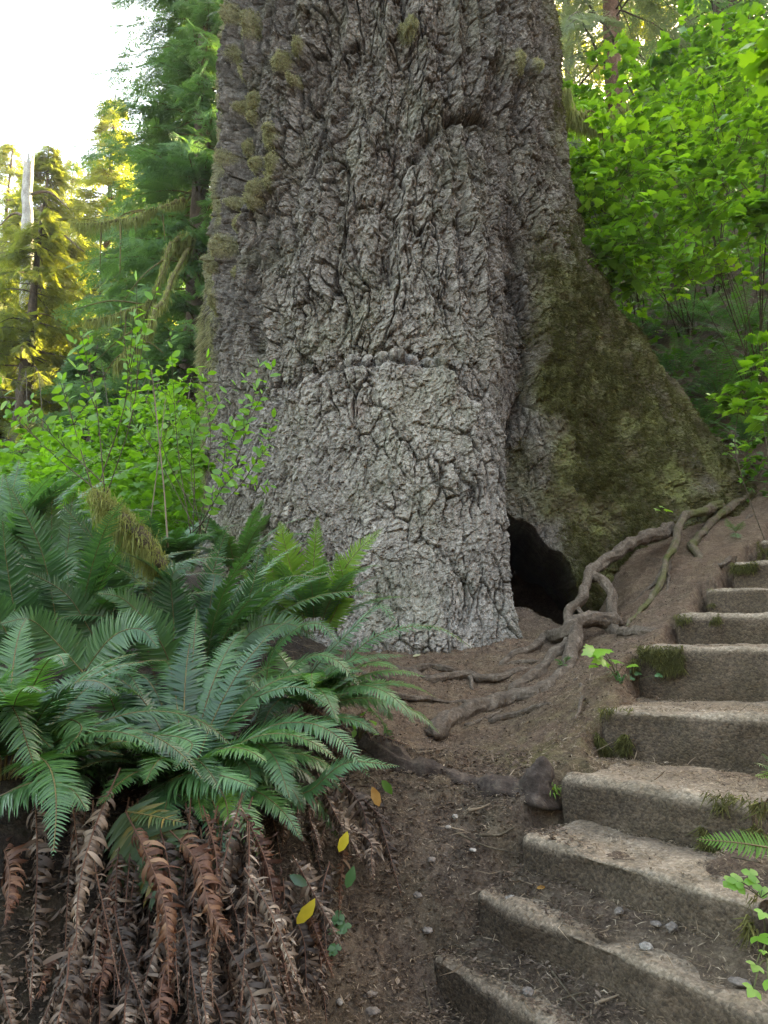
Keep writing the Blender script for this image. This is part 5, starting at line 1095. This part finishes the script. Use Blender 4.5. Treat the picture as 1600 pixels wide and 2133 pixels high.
def blob(rad, seed, flat=.6, n=14, fr=1.6):
    a = np.linspace(0, np.pi, n)[:, None]; b_ = np.linspace(0, 2 * np.pi, 2 * n, endpoint=False)[None]
    V = np.stack([np.sin(a) * np.cos(b_), np.sin(a) * np.sin(b_), np.cos(a) + 0 * b_], -1).reshape(-1, 3)
    f1_, f2_, c_ = worley(V * fr + seed * 3.7, seed); V = V * (1 + .35 * (f1_ - .5) + .2 * noise(V * 2 + seed, seed))[:, None] * [1, .75, flat] * rad
    i = np.arange(n - 1)[:, None] * 2 * n; j = np.arange(2 * n)[None]; j2 = (j + 1) % (2 * n); return V, np.stack([i + j, i + 2 * n + j, i + 2 * n + j2, i + j2], -1).reshape(-1, 4)
def stone(px, py, rad, label, mat='stone', seed=0, cat='stone', nm='stone', flat=.55):
    q = hit(px, py); q[2] = float(topz(np.array([q[0]]), np.array([q[1]]))[0]) + rad * .25; rad *= .75; V, F = blob(rad, seed, flat); a = seed * 1.7; c, s_ = math.cos(a), math.sin(a)
    V = np.stack([V[:, 0] * c - V[:, 1] * s_, V[:, 0] * s_ + V[:, 1] * c, V[:, 2]], 1) + q; return single(nm, V, F, M[mat], label, cat, 'loose stones on the path' if cat == 'stone' else None)
stone(708, 2094, .018, 'white stone at the bottom of the photo, on dark soil', 'stone_white', 1)
stone(775, 2122, .028, 'reddish brown stone cut by the bottom edge of the photo', 'stone', 2)
stone(890, 1953, .03, 'flat grey stone just left of the lowest step', 'stone', 3, flat=.35)
stone(1067, 1958, .024, 'pale flat stone behind the lowest step edge', 'stone_white', 4, flat=.4)
stone(1367, 1933, .02, 'flat grey stone in the dirt, left one of the pair below the third step', 'stone', 5, flat=.4)
stone(1400, 1938, .026, 'rounded stone in the dirt, right one of the pair below the third step', 'stone', 6)
stone(1347, 1986, .024, 'pale angular stone in the dirt below the pair of stones', 'stone_white', 7)
stone(1290, 1905, .022, 'reddish stone in the dirt near the middle of the third step', 'stone', 8)
stone(1542, 2056, .03, 'grey stone lying near the lower right corner of the photo', 'stone', 9, flat=.35)
stone(1100, 2086, .028, 'oblong brown stone at the foot of the second step', 'stone', 10, flat=.5)
stone(816, 1697, .018, 'white chip on the dark soil below the fern tips', 'stone_white', 11)
stone(948, 1704, .018, 'white chip under the dark root, near the wood splinter', 'stone_white', 12)
stone(934, 1732, .014, 'small grey white chip, lowest below the dark root', 'stone_white', 13)
stone(985, 1776, .02, 'pale mottled stone left of the third step corner', 'stone_white', 14, flat=.3)
stone(900, 1800, .02, 'dull brown stone in the soil left of the steps', 'stone', 15)
stone(625, 2055, .04, 'broad flat grey stone at the foot of the brown fern skirt', 'stone', 16, flat=.25)
stone(770, 2080, .03, 'dark flat stone right of the white stone', 'stone', 17, flat=.3)
stone(870, 1870, .022, 'round brown stone in the soil above the flat grey stone', 'stone', 18)
stone(1197, 1328, .02, 'small stone among the roots', 'stone', 19)
def stick(label, pts, r0, mat='twig'):
    w_ = [hit(*q) + [0, 0, r0 * 1.5 + .006 * (k % 2)] for k, q in enumerate(pts)]; w_ = [np.array([q[0], q[1], float(topz(np.array([q[0]]), np.array([q[1]]))[0]) + r0 + .008]) for q in w_]
    c = catmull(w_, 20); V, F = tube(c, np.linspace(r0, r0 * .5, 20), 7, .4, int(pts[0][0]), True, 40); return single('twig', V, F, M[mat], label, 'twig', 'twigs lying on the path')
stick('pale broken twig on the dirt near the bottom edge, between the two lowest steps', [(1240, 2107), (1290, 2090)], .0045, 'cane')
stick('long thin dark twig crossing the dirt behind the lowest step', [(1150, 2040), (1190, 2085), (1235, 2130)], .003)
stick('bent twig standing out on dark soil at the bottom centre', [(838, 2033), (880, 2055), (900, 2132)], .004)
stick('curved thin twig lying across the corner of the lowest step', [(970, 1990), (935, 2020), (915, 2075)], .002)
stick('pale splinter of wood on the soil under the dark root', [(975, 1700), (1000, 1696), (1022, 1686)], .006, 'cane')
stick('thin twig on the dirt below the third step', [(1075, 1843), (1110, 1855)], .003, 'cane')
stick('dark twig lying beside the long thin one, near the bottom edge', [(1160, 2100), (1215, 2080)], .003)
stick('twig on the soil left of the steps', [(950, 1745), (1005, 1775), (1060, 1790)], .004)
stick('dark twig at the left corner of the third step', [(1000, 1760), (1040, 1770), (1072, 1745)], .005)
stick('twig on the tread of the third step', [(1525, 1802), (1585, 1806)], .003)
stick('pale twig half hidden inside the hollow', [(1040, 1235), (1065, 1255)], .006, 'cane')
def onel(label, kind, px, py, size, mat, d=None, az=0, up=(0, -.5, .9), nm='leaf', cat='leaf', bval=.6, pitch=0):
    q = P(px, py, d) if d else hit(px, py) + [0, 0, .012]; tV, tF = LV[kind]; a = R_(az); X = norm(np.array([[math.cos(a), 0, math.sin(a)]])) if d else np.array([[math.cos(a), math.sin(a), pitch]]); X, Y, Z = basis(X, up)
    V, F = scatter(tV, tF, q[None], X, Y, Z, size); return single(nm, V, F, M[mat], label, cat, attrs={'rnd': np.full(len(V), bval)})
b = NB('yellow_leaf'); M['yellow'] = b.finish(b.ramp(b.noise(12), [(.4, (.5, .4, .03)), (.7, (.7, .6, .08))]), .5, trans=(.8, .7, .1), tfac=.3)
b = NB('orange_leaf'); M['orange'] = b.finish(b.ramp(b.noise(30), [(.4, (.32, .15, .03)), (.7, (.5, .3, .1))]), .6, trans=(.6, .35, .1), tfac=.3)
onel('curled yellow leaf hanging at the edge of the brown fern skirt', 'simple', 618, 1925, .075, 'yellow', 2.05, 50, (.6, -.8, .2))
onel('olive-yellow leaf on the dead fern fronds, above the curled yellow leaf', 'simple', 706, 1775, .062, 'yellow', 2.3, 65, (.3, -1, .1))
onel('orange brown leaf at the tips of the fern fronds by the soil', 'simple', 790, 1680, .065, 'orange', 2.5, 110, (.2, -1, .2))
onel('round green leaf right of the brown skirt, above the wood sorrel', 'simple', 722, 1850, .058, 'fern', 2.12, 70, (.2, -1, .2))
onel('rounded dark green leaf on the brown skirt, left of the round green one', 'simple', 640, 1845, .055, 'fern', 2.1, 150, (-.2, -1, .6), bval=.35)
onel('green leaf hanging under the fern tips at the soil edge', 'simple', 795, 1625, .06, 'bushleaf', 2.65, -50, (.2, -1, .3), bval=.1)
onel('dark leaf low in the brown skirt', 'simple', 510, 2060, .06, 'fern', 1.85, 100, (0, -1, .2), bval=.2)
onel('small pinkish dry leaf on the dirt behind the second step', 'simple', 1118, 1862, .03, 'orange', None, 10, pitch=.2)
onel('pale leaf on the earth at the foot of the trunk', 'simple', 940, 1348, .06, 'moss_pale', None, 60, pitch=.5, bval=.9)
onel('curled pale leaf left of the fern tip at the foot of the trunk', 'simple', 860, 1372, .06, 'moss_pale', None, 20, pitch=.3, bval=.9)
def sorrel(label, px, py, n, spread, size, seed, d=None, mat='fern'):
    r = np.random.default_rng(seed); q = P(px, py, d) if d else hit(px, py); t = thing('wood_sorrel', label, 'plant', q); acc = Acc(); Ps = []; Xs = []; Us = []
    for k in range(n):
        c = q + np.array([r.normal(0, spread), r.normal(0, spread * .6), abs(r.normal(.03, .012))]); V, F = tube(catmull([q, q * .5 + c * .5 + [0, 0, .006], c], 6), .0008, 4); acc.add(V, F)
        a0 = r.uniform(0, 6)
        for j in range(3): a = a0 + j * 2.094; Ps.append(c); Xs.append([math.cos(a), math.sin(a) * .8, math.sin(a) * .6 - .05])
    V, F, _ = acc.out(); part('stem', V, F, M['stem'], t); tV, tF = LV['simple']; X, Y, Z = basis(np.array(Xs), (0, -.6, .8)); V, F = scatter(tV * [1, 2.0, 1], tF, np.array(Ps), X, Y, Z, size); part('foliage', V, F, M[mat], t, {'rnd': np.repeat(r.uniform(.6, 1, len(Ps)), len(tV))})
sorrel('cluster of wood sorrel on the dark soil near the bottom', 700, 1955, 9, .028, .022, 1)
sorrel('two wood sorrel leaves just below the larger cluster', 682, 2005, 2, .012, .022, 2)
sorrel('little clover-leaved plant at the mossy left end of the step by the seedling', 1318, 1425, 8, .05, .022, 3)
sorrel('tiny green plant at the right edge beside the second and third steps', 1585, 1870, 9, .03, .02, 4, 1.75, 'shrubleaf')
def tuft(label, px, py, n, L, seed, mat='fern'):
    r = np.random.default_rng(seed); q = hit(px, py); acc = Acc()
    for k in range(n):
        a = r.uniform(0, 2 * np.pi); l_ = L * r.uniform(.6, 1.2); e = q + np.array([math.cos(a) * l_ * .8, math.sin(a) * l_ * .6, l_ * r.uniform(.15, .6)]); m = q * .5 + e * .5 + [0, 0, l_ * .35]; c = catmull([q + r.normal(0, .008, 3) * [1, 1, 0], m, e], 7); T = norm(np.gradient(c, axis=0)); S = norm(np.cross(T, [0, 0, 1.0])) * (np.array([.6, 1, 1, .9, .7, .4, .05]) * .004)[:, None]
        V = np.stack([c - S, c + S], 1).reshape(-1, 3); acc.add(V, np.array([[2 * i, 2 * i + 1, 2 * i + 3, 2 * i + 2] for i in range(6)]), rnd=r.uniform(.4, 1))
    V, F, a_ = acc.out(); return single('grass_tuft', V, F, M[mat], label, 'grass', attrs=a_)
tuft('tuft of grass blades by the left corner of the fourth step', 1148, 1675, 34, .085, 1, 'fern_young')
tuft('small grass tuft below the green seedling', 1292, 1425, 20, .08, 2)
tuft('little tuft of moss-green blades on the tread of the fourth step', 1370, 1615, 22, .02, 3, 'moss_step')
def seedling(label, px, py, tips, size, seed, kind='lobed', mat='bushleaf', bval=.7, d=None):
    r = np.random.default_rng(seed); q = P(px, py, d) if d else hit(px, py); t = thing('seedling', label, 'plant', q); acc = Acc(); Ps, Xs = [], []
    for (a, b_) in tips:
        e = P(a, b_, q[1] - .06); V, F = tube(catmull([q, q * .5 + e * .5 + [0, 0, .02], e], 8), .0016, 5); acc.add(V, F); Ps.append(e); Xs.append(norm(e - q) * [1, 1, 0] + [0, -.2, -.15])
    V, F, _ = acc.out(); part('stem', V, F, M['stem'], t); V, F, at = put_leaves(kind, np.array(Ps), np.array(Xs), size, seed, (0, -.6, .8), .2, bval); part('foliage', V, F, M[mat], t, at)
seedling('green seedling with lobed leaves rooted left of the mossy step corner', 1285, 1410, [(1245, 1355), (1262, 1375), (1285, 1375), (1310, 1385), (1240, 1385), (1255, 1350)], .085, 1)
seedling('small pale seedling on the mossy buttress', 1385, 1085, [(1370, 1060), (1395, 1065), (1380, 1055)], .08, 2, d=5.95)
seedling('green plant climbing up at the right edge beside the second step', 1600, 2000, [(1580, 1950), (1575, 2010), (1590, 1900), (1600, 2040), (1590, 1980), (1570, 2060)], .045, 3, 'tri', d=1.75)
seedling('leafy sprig at the right end of the fern clump near the path', 750, 1540, [(757, 1490), (770, 1500), (745, 1500), (780, 1530), (740, 1520)], .05, 4, 'simple', d=2.9)

# thin summer air between the camera and the far trees
hm = bpy.data.materials.new('haze'); hm.use_nodes = True; hm.node_tree.nodes.clear()
ho = hm.node_tree.nodes.new('ShaderNodeOutputMaterial'); hv = hm.node_tree.nodes.new('ShaderNodeVolumePrincipled'); hv.inputs['Density'].default_value = .0007; hv.inputs['Color'].default_value = (.9, .93, .95, 1); hv.inputs['Anisotropy'].default_value = .3
hm.node_tree.links.new(hv.outputs[0], ho.inputs[1])
zl = float(GZ.min()) - 1.0; hx0, hx1, hy0, hy1, zh = -61.0, 81.0, -61.0, 101.0, 45.0
hb = np.array([[hx0, hy0, zl], [hx1, hy0, zl], [hx1, hy1, zl], [hx0, hy1, zl], [hx0, hy0, zh], [hx1, hy0, zh], [hx1, hy1, zh], [hx0, hy1, zh]])
struct('haze', hb, np.array([[0, 3, 2, 1], [4, 5, 6, 7], [0, 1, 5, 4], [1, 2, 6, 5], [2, 3, 7, 6], [3, 0, 4, 7]]), hm, kind='stuff', smooth=False)
